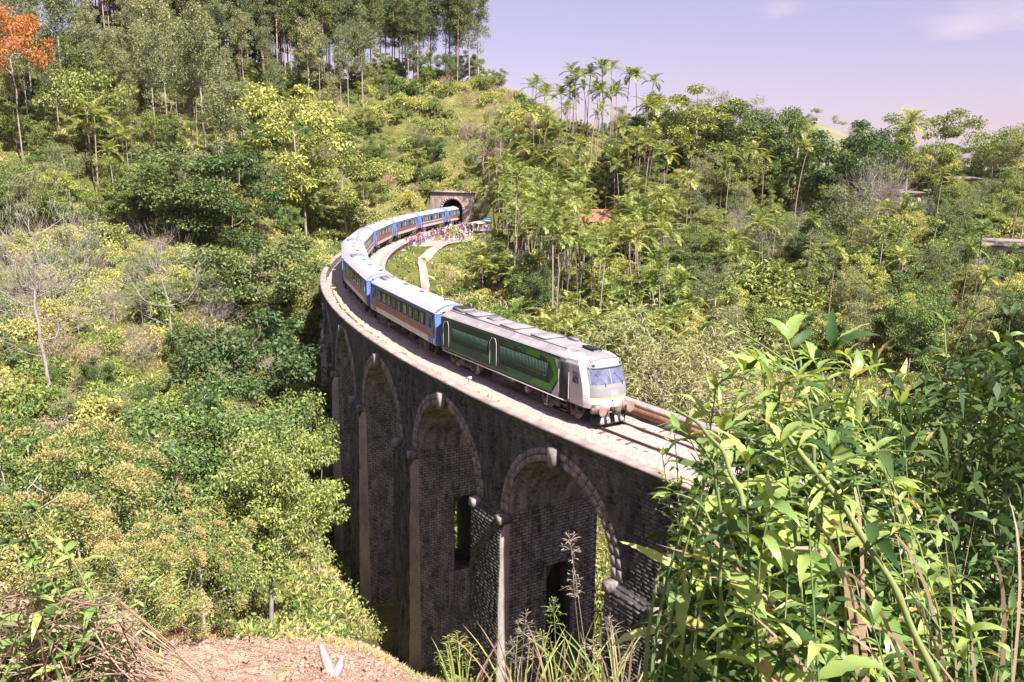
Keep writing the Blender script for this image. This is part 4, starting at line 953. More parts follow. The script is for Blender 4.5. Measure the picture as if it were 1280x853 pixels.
def skeleton(r, H, cb, rx, K, trunk_top=.8, lean=.04, bias=2.2, flat=1.0, wob=.02):
    n = 9; tz = np.linspace(0, 1, n); tr = np.c_[np.cumsum(r.normal(0, wob * H, n)) * tz * .6 + lean * H * tz, np.cumsum(r.normal(0, wob * H, n)) * tz * .6, tz * H * trunk_top]
    pos = [q for q in tr]; par = [-1] + list(range(n - 1))
    u = unit(r.normal(0, 1, (K, 3))); rad = r.uniform(0, 1, (K, 1)) ** (1 / bias)
    ctr = np.array([tr[-1, 0] * .8, tr[-1, 1] * .8, (cb + H) / 2]); T = ctr + u * rad * np.array([rx, rx, (H - cb) / 2 * flat])
    T = T[np.argsort(np.hypot(T[:, 0], T[:, 1]) + .3 * np.abs(T[:, 2] - cb))]; tips = []
    for q in T:
        A = np.array(pos); d = q - A; hz = np.hypot(d[:, 0], d[:, 1]); cost = np.linalg.norm(d, axis=1) + 1.2 * np.maximum(0, A[:, 2] - q[2] + .35 * hz)
        cost[: max(2, int(n * cb / H * .8))] += 50 * (cb > .15 * H)
        b = int(cost.argmin()); a = A[b]; m = 3; last = b
        for k in range(1, m + 1):
            f = k / m; pt_ = a + (q - a) * f + np.array([0, 0, 1]) * math.sin(f * math.pi) * -.06 * np.linalg.norm(q - a) + r.normal(0, .03, 3) * np.linalg.norm(q - a) * (k < m)
            pos.append(pt_); par.append(last); last = len(pos) - 1
        tips.append(last)
    return np.array(pos), par, tips, T
def limbs(pos, par, r0=.018, ex=2.35, n0=7, mb=None, rmax=None):
    N = len(pos); w = np.zeros(N); ch = [[] for _ in range(N)]
    for k, q in enumerate(par):
        if q >= 0: ch[q].append(k)
    for k in range(N - 1, -1, -1): w[k] = max(r0 ** ex, sum(w[c] for c in ch[k]) + (.15 * r0 ** ex))
    rad = w ** (1 / ex)
    if rmax: rad *= min(1.0, rmax / rad[0]) 
    mb = mb or MB(); seen = set()
    stack = [0]
    while stack:
        st = stack.pop(); 
        for c0 in ch[st]:
            pass
        path = [st] if par[st] < 0 else [par[st], st]; cur = st
        while ch[cur]:
            nx = max(ch[cur], key=lambda c: rad[c])
            for c in ch[cur]:
                if c != nx: stack.append(c)
            path.append(nx); cur = nx
        if len(path) > 1:
            rr_ = rad[path].copy(); 
            if par[st] >= 0: rr_[0] = rr_[1]
            mb.tube(pos[path], rr_, n0 if rr_.max() > .06 else 4, caps=False)
    return mb
class Proto: pass
PR = {}
def proto(key, name, H, parts):
    p_ = Proto(); p_.H = H; p_.name = name; p_.parts = parts; p_.rx = .3 * H; PR[key] = p_; return p_
def clumps(r, T, rc, nl, L, W, flat=.7, droop=.2, up=.5, outw=.7, ctr=None):
    K = len(T); n = K * nl; c = np.repeat(T, nl, 0); u = unit(r.normal(0, 1, (n, 3))); rad = (r.uniform(0, 1, (n, 1)) ** .45) * np.repeat(r.uniform(.6, 1.25, (K, 1)), nl, 0) * rc
    P = c + u * rad * np.array([1, 1, flat]); D = unit(u * outw + r.normal(0, .55, (n, 3)) + np.array([0, 0, -.12]))
    return rhombs(P, D, L * r.uniform(.6, 1.3, n), W * r.uniform(.7, 1.3, n), r, droop, up)
def broad(key, seed, H, cb, rx, K, rc, nl, L, W, leaf, bark, name='broadleaf_tree', flat=.7, tt=.78, lean=.03, bias=2.2, second=None, r0=.018, wob=.02, rmax=None, up=.5):
    r = np.random.default_rng(seed); pos, par, tips, T = skeleton(r, H, cb, rx, K, tt, lean, bias, wob=wob)
    tm = limbs(pos, par, r0, rmax=rmax).mesh('trunk', bark, True); V, F = clumps(r, T, rc, nl, L, W, flat, up=up)
    cm = MB().add(V, F)
    mats = [leaf]
    if second:
        lf2, frac, L2, W2 = second; mats.append(lf2); c0 = T.mean(0); r5 = np.random.default_rng(seed + 5); Tu = T[(np.linalg.norm((T - c0) / np.array([rx, rx, (H - cb) / 2]), axis=1) > .45) | (T[:, 2] > c0[2])]; Tu = Tu[r5.random(len(Tu)) < .62]
        n = int(len(V) / 4 * frac); c = Tu[r.integers(0, len(Tu), n)]; u = unit(unit(c - c0) * .9 + r.normal(0, .55, (n, 3)) + np.array([0, 0, .35]))
        P = c + u * rc * r.uniform(.75, 1.15, (n, 1)) * np.array([1, 1, flat]); V2, F2 = rhombs(P, unit(u + r.normal(0, .8, (n, 3)) + np.array([0, 0, .15])), L2 * r.uniform(.6, 1.3, n), W2, r, 0, up)
        cm.add(V2, F2, 1)
    p_ = proto(key, name, H, [('trunk', tm), ('crown', cm.mesh('crown', mats))]); p_.rx = rx + rc
# ordinary broadleaved trees of the hillsides
for k in range(5): broad('mid%d' % k, 20 + k, 10, 2.6 - .3 * k, 3.6 + .25 * k, 34, 1.0, 300, .235, .13, lf_mid, bk_grey, flat=.55, bias=3.2, up=.9)
for k in range(4): broad('dark%d' % k, 40 + k, 10, 1.4, 3.7 + .3 * k, 40, 1.12, 300, .25, .145, lf_dark, bk_brown, 'dense_dark_tree', flat=.6, bias=3.4, up=.9)
for k in range(4): broad('yel%d' % k, 60 + k, 9, 2.2, 3.3 + .2 * k, 32, .92, 280, .215, .12, lf_yel, bk_grey, 'yellow_green_tree', flat=.55, bias=3.2, up=.9)
for k in range(4): broad('open%d' % k, 80 + k, 12, 4.2, 3.3, 36, .95, 180, .25, .10, lf_euc, bk_pale, 'airy_tree', wob=.03, bias=2.8)
for k in range(4): broad('pine%d' % k, 100 + k, 24, 7.0 + k, 2.5 + .2 * k, 74, 1.05, 85, .42, .12, lf_pine, bk_pink, name='tall_pine_tree', tt=.95, lean=.01, wob=.006, flat=.6, r0=.022, bias=1.8, rmax=.26)
for k in range(3): broad('gum%d' % k, 120 + k, 24, 8, 3.3, 56, 1.15, 100, .40, .15, lf_euc, bk_pale, name='tall_gum_tree', tt=.95, lean=.02, wob=.008, flat=.7, r0=.024, bias=1.8, rmax=.34)
for k in range(2): broad('umb%d' % k, 140 + k, 12, 7.6, 4.8, 34, 1.15, 110, .32, .18, lf_mid if k else lf_euc, bk_grey, name='umbrella_tree', flat=.45, bias=3)
for k in range(3): broad('blos%d' % k, 150 + k, 8, 1.2, 3.7, 84, .58, 150, .15, .07, lf_mid, bk_pale, name='blossoming_tree', flat=.9, wob=.035, second=(lf_flow, 1.2, .11, .045), bias=2.6)
broad('orange', 160, 13, 7.4, 4.6, 40, .95, 150, .24, .14, lf_orng, bk_grey, name='flame_tree', bias=2.4)
for k in range(2): broad('near%d' % k, 170 + k, 9.5, 2.7, 3.0, 80, .70, 210, .155, .085, lf_yel if k else lf_mid, bk_pale, name='leafy_tree', bias=2.4, wob=.035)
def bare(key, seed, H, cb, rx, K, bark, twig_n=40, name='leafless_tree', rmax=.24, wob=.03):
    r = np.random.default_rng(seed); pos, par, tips, T = skeleton(r, H, cb, rx, K, .62, .03, 2.0, wob=wob); mb = limbs(pos, par, .016, rmax=rmax)
    tm = mb.mesh('trunk', bark, True); tw = MB(); n = len(T) * twig_n; c = np.repeat(T, twig_n, 0)
    P = c + r.normal(0, .55, (n, 3)); D = unit(unit(c - np.array([0, 0, H * .4])) + r.normal(0, .5, (n, 3)) + np.array([0, 0, .35])); V, F = rhombs(P, D, r.uniform(.5, 1.3, n), .013, r, 0, .2); tw.add(V, F)
    p_ = proto(key, name, H, [('trunk', tm), ('twigs', tw.mesh('twigs', bark))]); p_.rx = rx
bare('bare0', 207, 13, 4.2, 3.8, 85, bk_pale, 50, wob=.012); bare('bare1', 202, 10, 2.0, 3.6, 60, bk_pale, 30); bare('bare2', 203, 8, 1.0, 3.4, 70, bk_grey, 60)
# shrubs
def shrub(key, seed, H, rx, K, rc, nl, L, W, leaf, bark, name='shrub', second=None):
    r = np.random.default_rng(seed); u = unit(r.normal(0, 1, (K, 3))); u[:, 2] = np.abs(u[:, 2]); T = u * r.uniform(.45, 1, (K, 1)) * np.array([rx, rx, H * .85]) + np.array([0, 0, .1 * H])
    st = MB()
    for q in T: st.tube([q * np.array([.08, .08, 0]) + np.array([0, 0, -.3]), q * np.array([.5, .5, .6]), q], [.035, .025, .012], 4, caps=False)
    V, F = clumps(r, T, rc, nl, L, W, .75); p_ = proto(key, name, H, [('stems', st.mesh('stems', bark)), ('foliage', MB().add(V, F).mesh('foliage', leaf))]); p_.rx = rx + rc
for k in range(3): shrub('sh_g%d' % k, 220 + k, 2.4, 1.7, 18, .75, 110, .26, .13, (lf_mid, lf_yel, lf_mid)[k], bk_grey)
for k in range(2): shrub('sh_d%d' % k, 230 + k, 2.2, 1.7, 18, .75, 80, .28, .035, lf_dry, bk_grey, 'dry_shrub')
shrub('sh_y0', 240, 2.2, 1.8, 18, .8, 110, .24, .11, lf_yel, bk_grey, 'yellow_green_shrub')
shrub('ball', 241, 5.0, 3.0, 60, .8, 150, .26, .14, lf_mid, bk_brown, 'rounded_bush'); shrub('twiggy', 242, 5.5, 5.0, 90, 1.1, 170, .30, .035, leafm('olive_twig_leaf', (.11, .12, .045), (.27, .25, .11), .2), bk_grey, 'spreading_bush')
# palms
def frond(r, L, e0, az, bend, nl, ll, lw, mbL, mbR, org, vee=.5):
    m = 8; t = np.linspace(0, 1, m); e = e0 - bend * t ** 1.3; st = L / (m - 1); P = np.zeros((m, 3)); P[1:, 0] = np.cumsum(np.cos(e[:-1]) * st); P[1:, 2] = np.cumsum(np.sin(e[:-1]) * st)
    ca, sa = math.cos(az), math.sin(az); Rz = np.array([[ca, -sa, 0], [sa, ca, 0], [0, 0, 1]]); P = P @ Rz.T + org
    mbR.tube(P, np.linspace(.035, .010, m) * (L / 2.2), 4, caps=False)
    f = np.linspace(.12, .99, nl); B = np.stack([np.interp(f, t, P[:, k]) for k in range(3)], -1); Tn = unit(np.gradient(B, axis=0)); side = np.array([-sa, ca, 0.])
    upv = unit(np.cross(Tn, side)); upv *= np.sign(upv[:, 2:3] + 1e-6)
    ln = ll * (np.sin(np.clip(f * 1.15, 0, 1) * math.pi * .78 + .35)) * r.uniform(.85, 1.1, nl)
    for sg in (-1, 1):
        D = unit(side * sg * .85 + Tn * (.45 + .5 * f[:, None]) + upv * vee + r.normal(0, .09, (nl, 3)))
        S = unit(np.cross(D, upv)) * lw / 2; tip = B + D * ln[:, None]; tip[:, 2] -= ln * .33; mid = B + D * ln[:, None] * .5
        V = np.stack([B, mid + S, tip, mid - S], 1).reshape(-1, 3); mbL.add(V, np.arange(nl * 4).reshape(-1, 4))
def palm(key, seed, H, L, nf, ll, lw, nl, tr, name, bark, shaft=True, old=.5, dead=2):
    r = np.random.default_rng(seed); n = 8; z = np.linspace(0, 1, n); ben = r.normal(0, .06, 2) * H
    P = np.c_[ben[0] * z ** 2, ben[1] * z ** 2, z * H]; tm = MB().tube(P, np.linspace(tr * 1.35, tr * .8, n), 7); 
    top = P[-1]; lv = MB(); rc_ = MB()
    if shaft: tm2 = MB().tube([top - np.array([0, 0, .1]), top + np.array([0, 0, .9])], [tr * 1.25, tr * .9], 7); top = top + np.array([0, 0, .8])
    for k in range(nf):
        f = k / (nf - 1); e0 = R(82) - R(82 + 25 * old) * f ** 1.1; frond(r, L * r.uniform(.85, 1.1) * (1 - .25 * (f < .15)), e0, k * 2.39996 + r.normal(0, .2), R(62) + r.normal(0, .15), nl, ll, lw, lv, rc_, top, .35)
    parts = [('trunk', tm.mesh('trunk', bark, True)), ('fronds', lv.mesh('fronds', lf_palm)), ('frond_stalks', rc_.mesh('frond_stalks', lf_palm, True))]
    if shaft: parts.append(('crownshaft', tm2.mesh('crownshaft', lf_palm, True)))
    if dead:
        dl = MB(); dr = MB()
        for k in range(dead): frond(r, L * .8, R(-35), r.uniform(0, 6.28), R(45), nl, ll * .8, lw, dl, dr, top - np.array([0, 0, .5]), -.1)
        parts.append(('dead_fronds', dl.mesh('dead_fronds', lf_dry)))
    p_ = proto(key, name, H + L * .75, parts); p_.rx = L * .8
for k in range(8): palm('areca%d' % k, 300 + k, 8.6 + .85 * k, 2.7 + .12 * (k * 3 % 7), 8 + k * 5 % 6, .95 + .06 * (k % 4), .17 + .02 * (k % 3), 15, .07 + .006 * (k % 4), 'areca_palm', (bk_grey, bk_brown, bk_pink)[k % 3], dead=0)
for k in range(3): palm('young%d' % k, 310 + k, 2.2 + k * .9, 2.7, 11, 1.0, .21, 13, .09, 'young_palm', bk_grey, dead=k % 2)
for k in range(2): palm('coco%d' % k, 320 + k, 12, 3.7, 17, 1.05, .12, 22, .16, 'coconut_palm', bk_grey, shaft=False, old=1.2, dead=2)
# ================================================================== planting
def occl_samples():
    L_ = []
    for s in np.arange(-4, 158, 1.5):
        for off in (3.9, 0, -1.5): L_.append(trk(s, off, .3))
        if s < 152: L_ += [trk(s, 1.5, 2.0), trk(s, 1.5, 3.8), trk(s, -1.5, 3.6), trk(s, -1.5, 1.6)]
        for z in np.arange(-1, np.interp(s, ZB_S, ZB_Z) * .8 if s < 50 else -2, -1.5): L_.append(trk(s, 3.9, z))
    for y in (-7, -5, -3, -2, 0, 2, 3): L_ += [trk(158, y, 5.5), trk(158, y, 7)]
    for s in np.arange(112, 156, 2): L_ += [trk(s, -6, 1), trk(s, -9, 1), trk(s, -11, .5)]
    for h_, X_, Y_, b_ in HOUSES:
        L_ += [np.array((X_ + dx, Y_, b_ + dz)) for dx in (0, 1.2) for dz in (3.0,)]
    A = np.array(L_); u, v, c = proj(A[:, 0], A[:, 1], A[:, 2]); return np.c_[u, v, c]
OCC = occl_samples()
def blocks_view(X, Y, z0, H, rx, k=.75):
    u0, v0, c = proj(X, Y, z0 + H * .12); u1, v1, c1 = proj(X, Y, z0 + H * .98); hw = F_PX * rx / c * k
    b = (OCC[:, 2] > c + 1) & (np.abs(OCC[:, 0] - (u0 + u1) / 2) < hw) & (OCC[:, 1] > v1) & (OCC[:, 1] < v0)
    return b.any()
def corridor(X, Y, m=6.0):
    s, o = to_track([X], [Y]); return abs(o[0]) < m and s[0] < 158
rp_ = random.Random(11)
COUNT = {}
def put(key, X, Y, label, cat, group=None, scale=1.0, name=None, z=None, wide=1.0):
    p_ = PR[key]; zz = float(ground(X, Y)[0]) if z is None else z
    o = thing(name or p_.name, label, cat, (X, Y, zz - .12 * scale), rp_.uniform(0, 6.28), group, (scale * wide, scale * wide, scale))
    for nm, me in p_.parts: link(nm, me, o)
    COUNT[group or label] = COUNT.get(group or label, 0) + 1
    return o
def by_top(key, px, py_top, Y, label, cat, group=None, name=None, wide=1.0, drop=0):
    X = ray(px, py_top, Y)[0]; z = float(ground(X, Y)[0]) - drop; H = ray(px, py_top, Y)[2] - z
    return put(key, X, Y, label, cat, group, max(.3, H / PR[key].H), name, z, wide)
PLACED = [(X_, Y_, 3.5) for h_, X_, Y_, b_ in HOUSES]
def free(X, Y, d):
    for (a, b, c) in PLACED:
        if (a - X) ** 2 + (b - Y) ** 2 < (d + c) ** 2: return False
    return True
ANCH = [(60,60,'near the orange blossoming tree'),(195,110,'by the tall gum trees'),(113,230,'around the lone slender palm'),(330,90,'below the crest pines'),(480,60,'above the bushy hill'),(600,60,'at the sky end of the crest'),(300,20,'in the middle of the crest'),(170,40,'at the left end of the crest'),(375,180,'by the yellow-green rounded tree'),(250,250,'around the broad dark tree'),(420,250,'left of the train bend'),(40,330,'behind the pale leafless tree'),(200,350,'near the grey leafless tree'),(330,330,'around the dark spreading tree'),(310,450,'beside the large dark rounded tree'),(60,480,'at the foot of the pale leafless tree'),(180,470,'midway down the lower left slope'),(380,450,'beside the viaduct shadow'),(120,580,'behind the blossoming trees'),(290,600,'behind the pale-stemmed leafy tree'),(480,160,'left above the tunnel'),(560,170,'straight above the tunnel'),(620,190,'right above the tunnel'),(540,340,'below the crowd'),(610,310,'next to the crowd'),(670,310,'in the heart of the grove'),(690,130,'at the top of the grove'),(690,210,'in the upper grove'),(745,290,'around the red tile roof'),(790,200,'right of the upper grove'),(810,330,'right of the lower grove'),(680,410,'just behind the locomotive'),(780,440,'beyond the nose of the train'),(850,390,'by the spreading twiggy bush'),(880,180,'under the broad ridge tree'),(880,280,'below the broad ridge tree'),(965,340,'by the clipped-looking round bush'),(950,200,'below the dark skyline tree'),(1005,200,'by the tall coconut palm'),(1040,240,'by the low sheet-roofed house'),(1075,190,'beside the big dark skyline tree'),(1100,310,'midway down the right slope'),(1150,190,'by the right skyline coconut palm'),(1200,300,'by the dark round tree'),(1255,330,'by the small white house'),(1245,200,'under the umbrella-shaped tree'),(1000,420,'above the foreground shrub'),(1150,400,'above the right foreground weeds'),(1060,380,'low on the right slope')]
KIND = {'mid': 'mid-green rounded', 'dark': 'dark green dense', 'yel': 'yellow-green', 'open': 'grey-green airy', 'pine': 'narrow dark', 'gum': 'pale-stemmed', 'umb': 'flat-topped', 'bare': 'leafless', 'areca': 'slender', 'young': 'short', 'sh_g': 'green', 'sh_y': 'yellowish', 'sh_d': 'dry'}
def own_label(label, key, s_, sc, u, v):
    f = (s_ - sc[0]) / (sc[1] - sc[0] + 1e-6); size = 'small' if f < .3 else ('large' if f > .7 else 'middling'); k_ = KIND.get(key.rstrip('0123456789'), 'green'); a_ = min(ANCH, key=lambda q: (q[0] - u) ** 2 + (q[1] - v) ** 2)[2]
    r_ = '%s %s %s %s' % (size, k_, label, a_)
    return r_ if len(r_.split()) <= 16 else '%s %s %s' % (k_, label, a_) if len(r_.split()) == 17 else '%s %s' % (label, a_)
# a tree behind and to the right of the viewpoint, outside the picture, whose crown shades the right foreground
def scatter(n, keys, box, poly, gap, sc, label, cat, group, tries=30, lim=None, protect=True, wide=1.0, name=None, cor=6.0):
    """n plants at random in box (X0,X1,Y0,Y1) whose foot falls inside the pixel box poly (x0,x1,y0,y1)"""
    made = 0
    for _ in range(n * tries):
        if made >= n: break
        X = rp_.uniform(box[0], box[1]); Y = rp_.uniform(box[2], box[3]); 
        if not free(X, Y, gap): continue
        zz = float(ground(X, Y)[0]); u, v, c = proj(X, Y, zz)
        if not (poly[0] < u < poly[1] and poly[2] < v < poly[3]): continue
        if corridor(X, Y, cor): continue
        key = rp_.choice(keys); s_ = rp_.uniform(*sc); p_ = PR[key]
        if protect and blocks_view(X, Y, zz, p_.H * s_, p_.rx * s_): continue
        if lim and lim(X, Y, zz, p_.H * s_, u, v): continue
        put(key, X, Y, own_label(label, key, s_, sc, u, v), cat, group, s_, name, zz, wide); PLACED.append((X, Y, gap)); made += 1
    return made
G = globals()
# ---- trees that stand out, left hillside
def star(key, px, py, Y, label, cat, gap=2.0, name=None, wide=1.0, group=None):
    o = by_top(key, px, py, Y, label, cat, group, name, wide); PLACED.append((o.location.x, o.location.y, gap)); return o
star('bare0', 42, 255, 70, 'pale leafless tree with forked white trunk at the left edge', 'tree', 3, wide=1.15)
star('bare1', 205, 280, 98, 'grey leafless tree with spreading bare branches on the left slope', 'tree', 2)
star('dark1', 312, 385, 84, 'large dark green rounded tree left of the viaduct shadow', 'tree', 4, wide=1.25)
star('dark2', 318, 285, 112, 'dark green spreading tree on the slope above the rounded dark tree', 'tree', 4, wide=1.35)
star('orange', 8, 2, 150, 'tree covered in orange blossom at the top left corner', 'tree', 3, wide=.72)
star('umb1', 105, 85, 152, 'green flat-topped tree below the orange blossoming tree', 'tree', 3)
star('areca2', 113, 125, 147, 'lone slender palm with a long thin trunk on the left hillside', 'palm', 1.5)
star('gum0', 243, -40, 158, 'tall gum tree with bright white straight trunk on the left hillside', 'tree', 2.5)
star('gum1', 196, -40, 170, 'tall gum tree with leaning pale trunk, left of the white-trunked one', 'tree', 2.5)
star('gum2', 62, -60, 170, 'tall pale-trunked tree beside the orange blossoming tree', 'tree', 2.5)
star('gum1', 268, 70, 150, 'gum tree with forked pinkish trunk, right of the white-trunked one', 'tree', 2)
star('yel0', 375, 100, 172, 'yellow-green rounded tree on the hillside left of the tunnel', 'tree', 3)
star('mid2', 430, 185, 176, 'bright green layered tree directly left of the train bend', 'tree', 3, wide=1.35)
star('dark0', 225, 180, 138, 'broad dark tree in the middle of the left hillside', 'tree', 4, wide=1.4)
star('dark3', 285, 190, 142, 'dark tree right of the broad dark tree on the left hillside', 'tree', 3.5, wide=1.3)
star('bare1', 603, 135, 205, 'small whitish leafless tree on the grassy hill above the tunnel', 'tree', 2)
star('near1', 325, 520, 41, 'pale-stemmed leafy tree rising from the edge of the bare field', 'tree', 2, wide=.9)
star('near0', 215, 470, 47, 'green leafy tree with pale inner branches behind the blossoming trees', 'tree', 2, wide=1.25)
star('near0', 390, 470, 58, 'slim leafy tree standing against the dark shadow of the viaduct', 'tree', 1.5, wide=.7)
star('blos0', 130, 520, 37, 'large yellow-blossomed tree at the lower left', 'tree', 2.5, wide=1.1)
star('blos1', 45, 545, 33, 'yellow-blossomed tree at the left picture edge', 'tree', 2, wide=1.1)
star('blos2', 245, 640, 33, 'smaller yellow-blossomed tree beside the bare field', 'tree', 2, wide=1.0)
star('blos1', 150, 650, 29, 'low yellow-blossomed tree in front of the large blossomed one', 'tree', 1.5, wide=1.1)
# right hillside
star('coco0', 1000, 138, 178, 'tall coconut palm against the pale far hill', 'palm', 2)
star('coco1', 1143, 130, 172, 'coconut palm on the right skyline between dark trees', 'palm', 2)
star('umb0', 1185, 135, 190, 'airy tree with open flat crown on the right skyline', 'tree', 2.5)
star('umb1', 1246, 160, 180, 'green umbrella-shaped tree near the right edge of the skyline', 'tree', 2.5)
star('dark1', 1065, 145, 168, 'big dark rounded tree beside the coconut palm on the skyline', 'tree', 4, wide=1.2)
star('mid1', 1110, 145, 172, 'rounded mid-green tree right of the big dark skyline tree', 'tree', 3, wide=1.1)
star('dark2', 955, 118, 180, 'dark tree on the skyline left of the coconut palm', 'tree', 2.5)
star('mid0', 880, 104, 184, 'broad mid-green tree at the top of the ridge', 'tree', 3, wide=1.3)
star('dark0', 1207, 262, 128, 'dark green round tree in front of the right-hand house', 'tree', 2.5, name='round_tree')
star('ball', 965, 318, 112, 'dense round clipped-looking bush on the right slope', 'bush', 2.5, wide=1.2)
star('twiggy', 850, 368, 84, 'spreading pale twiggy bush just beyond the locomotive', 'bush', 4, wide=1.3)
star('yel2', 660, 210, 172, 'yellow-green bushy tree inside the palm grove', 'tree', 2)
star('open1', 1075, 225, 140, 'tall grey-green tree with pale branches in the middle of the right slope', 'tree', 2.5, wide=1.2)
star('bare2', 1095, 200, 150, 'bare grey tree in front of the big dark skyline tree', 'tree', 2)
star('mid3', 1130, 255, 128, 'grey-green tree with several stems below the coconut palm on the right', 'tree', 2.5, wide=1.2)
for k, (a_, b_, c_) in enumerate([(528, 256, 199), (534, 250, 201), (588, 262, 197), (594, 250, 199), (540, 240, 203), (572, 238, 204), (584, 240, 203), (556, 236, 204)]):
    put(['sh_y0', 'sh_g0', 'sh_y0', 'sh_g2', 'sh_d0', 'sh_y0', 'sh_g1', 'sh_d1'][k], ray(a_, b_, c_)[0], c_, 'shrub crowding the edge of the tunnel portal, ' + ['lowest on its left', 'second lowest on its left', 'lowest on its right', 'upper right corner', 'upper left corner', 'top right of centre', 'right of the top', 'top centre'][k], 'shrub', 'shrubs round the tunnel portal', 1.1 if k < 4 else .8)
# ---- woods
scatter(215, ['pine0', 'pine1', 'pine2', 'pine3'], (-115, 2, 200, 270), (110, 648, -60, 110), .72, (.95, 1.35), 'pine of the crest wood', 'tree', 'pines on the crest of the left hill', protect=False)
scatter(60, ['mid0', 'dark1', 'mid3', 'open1', 'mid4'], (-115, 0, 195, 262), (100, 640, 0, 118), 1.1, (.5, .95), 'tree of the crest undergrowth', 'tree', 'low trees under the crest pines', protect=False)
scatter(50, ['gum0', 'gum1', 'gum2', 'gum1'], (-120, -30, 145, 225), (-40, 460, -20, 200), 1.7, (.6, 1.05), 'tall tree on the upper left hillside', 'tree', 'tall trees of the upper left hillside')
scatter(95, ['mid0', 'mid1', 'mid2', 'mid3', 'mid4', 'dark0', 'dark3', 'open0', 'open2', 'yel1'], (-120, -22, 108, 225), (-60, 470, 60, 300), 1.9, (.55, 1.0), 'tree in the left hillside wood', 'tree', 'trees of the wood on the left hillside')
scatter(26, ['areca0', 'areca1', 'areca3'], (-100, -25, 120, 200), (60, 470, 100, 290), 1.2, (.7, 1.0), 'palm on the left hillside', 'palm', 'palms among the trees of the left hillside')
scatter(40, ['mid1', 'mid4', 'yel0', 'yel3', 'open3', 'dark1'], (-75, -22, 50, 125), (-40, 400, 300, 640), 1.6, (.30, .6), 'little tree on the lower left slope', 'tree', 'small trees on the lower left slope')
scatter(9, ['bare1', 'bare2'], (-75, -25, 60, 125), (-40, 380, 290, 560), 1.5, (.4, .75), 'grey tree on the dry left slope', 'tree', 'leafless trees on the dry left slope')
scatter(130, ['sh_g0', 'sh_g1', 'sh_g2', 'sh_y0'], (-90, -20, 42, 150), (-60, 420, 270, 800), .75, (.6, 1.7), 'leafy shrub on the left slope', 'shrub', 'green shrubs on the left slope')
scatter(95, ['sh_d0', 'sh_d1', 'sh_d0', 'sh_y0'], (-90, -24, 48, 150), (-60, 400, 270, 620), .8, (.6, 1.6), 'pinkish twiggy shrub on the left slope', 'shrub', 'dry shrubs on the left slope')
scatter(140, ['sh_g0', 'sh_y0', 'sh_d1', 'sh_d0', 'sh_y0', 'sh_g1'], (-62, 10, 185, 250), (410, 690, 92, 262), .62, (.6, 1.8), 'bush on the grassy tunnel hill', 'bush', 'shrubs on the hill above the tunnel', name='scrub_bush')
scatter(46, ['mid1', 'yel1', 'open0', 'mid3', 'mid0', 'dark2', 'mid4'], (-80, 0, 185, 245), (290, 545, 95, 240), 1.5, (.35, .7), 'young tree on the grassy tunnel hill', 'tree', 'young trees on the hill above the tunnel')
scatter(45, ['sh_g0', 'sh_g1', 'sh_y0', 'sh_d1', 'sh_g2'], (-16, 20, 85, 180), (480, 660, 285, 430), .9, (.35, .9), 'shrub on the bank inside the curve', 'shrub', 'shrubs on the bank inside the curve')
# palm grove
scatter(190, ['areca%d' % k for k in range(8)], (-8, 45, 105, 205), (590, 830, 90, 430), .62, (.8, 1.15), 'grove palm with thin trunk', 'palm', 'palms of the grove right of the tunnel', tries=40)
scatter(45, ['mid0', 'dark1', 'mid3', 'dark3', 'open1'], (-8, 45, 105, 200), (600, 830, 100, 410), .9, (.4, .75), 'tree filling the palm grove', 'tree', 'broadleaved trees inside the palm grove')
scatter(75, ['young0', 'young1', 'young2'], (-6, 40, 76, 150), (600, 860, 300, 520), .75, (.8, 1.25), 'young palm with arching fronds', 'palm', 'young palms behind the locomotive')
scatter(60, ['areca%d' % k for k in range(8)], (25, 110, 95, 195), (800, 1290, 130, 420), .9, (.65, 1.0), 'palm among right slope trees', 'palm', 'palms among the trees of the right slope')
scatter(200, ['mid0', 'mid1', 'mid2', 'mid3', 'mid4', 'yel0', 'yel1', 'yel2', 'open0', 'open1', 'open2', 'dark0', 'dark2', 'mid2', 'open3'], (12, 125, 82, 205), (690, 1310, 120, 480), 1.4, (.5, .95), 'tree in the right slope wood', 'tree', 'trees of the wood on the right slope', tries=40)
scatter(14, ['bare1', 'bare2'], (25, 110, 90, 185), (760, 1290, 150, 420), 1.5, (.5, .85), 'pale tree in the right slope wood', 'tree', 'leafless trees of the right slope')
scatter(150, ['sh_g0', 'sh_g1', 'sh_g2', 'sh_y0', 'sh_d0'], (4, 115, 70, 190), (620, 1310, 130, 560), .9, (.7, 1.5), 'shrub between right slope trees', 'shrub', 'shrubs of the right slope')
scatter(30, ['mid0', 'mid2', 'dark2', 'open1'], (20, 110, 195, 235), (640, 1300, 60, 260), 2.0, (.6, .9), 'tree on top of the right ridge', 'tree', 'trees along the top of the right ridge', protect=False)
for k in range(26):
    px_ = rp_.uniform(920, 1110) if k < 18 else rp_.uniform(1110, 1290); X = ray(px_, 150, 612 + rp_.uniform(-25, 25))[0]; Y = 612 + rp_.uniform(-25, 25)
    put(rp_.choice(['mid0', 'open2', 'dark1', 'umb0']), X, Y, own_label('tree on the pale far hill', 'mid', .5, (0, 1), px_, 170), 'tree', 'trees on the far hill', rp_.uniform(.5, .95), 'distant_tree', float(far_z(X, Y)))
scatter(34, ['mid0', 'mid2', 'dark2', 'open1', 'mid3', 'yel1', 'open3'], (35, 112, 165, 200), (800, 1290, 140, 290), 1.4, (.9, 1.45), 'crown along the right skyline', 'tree', 'trees along the right skyline')
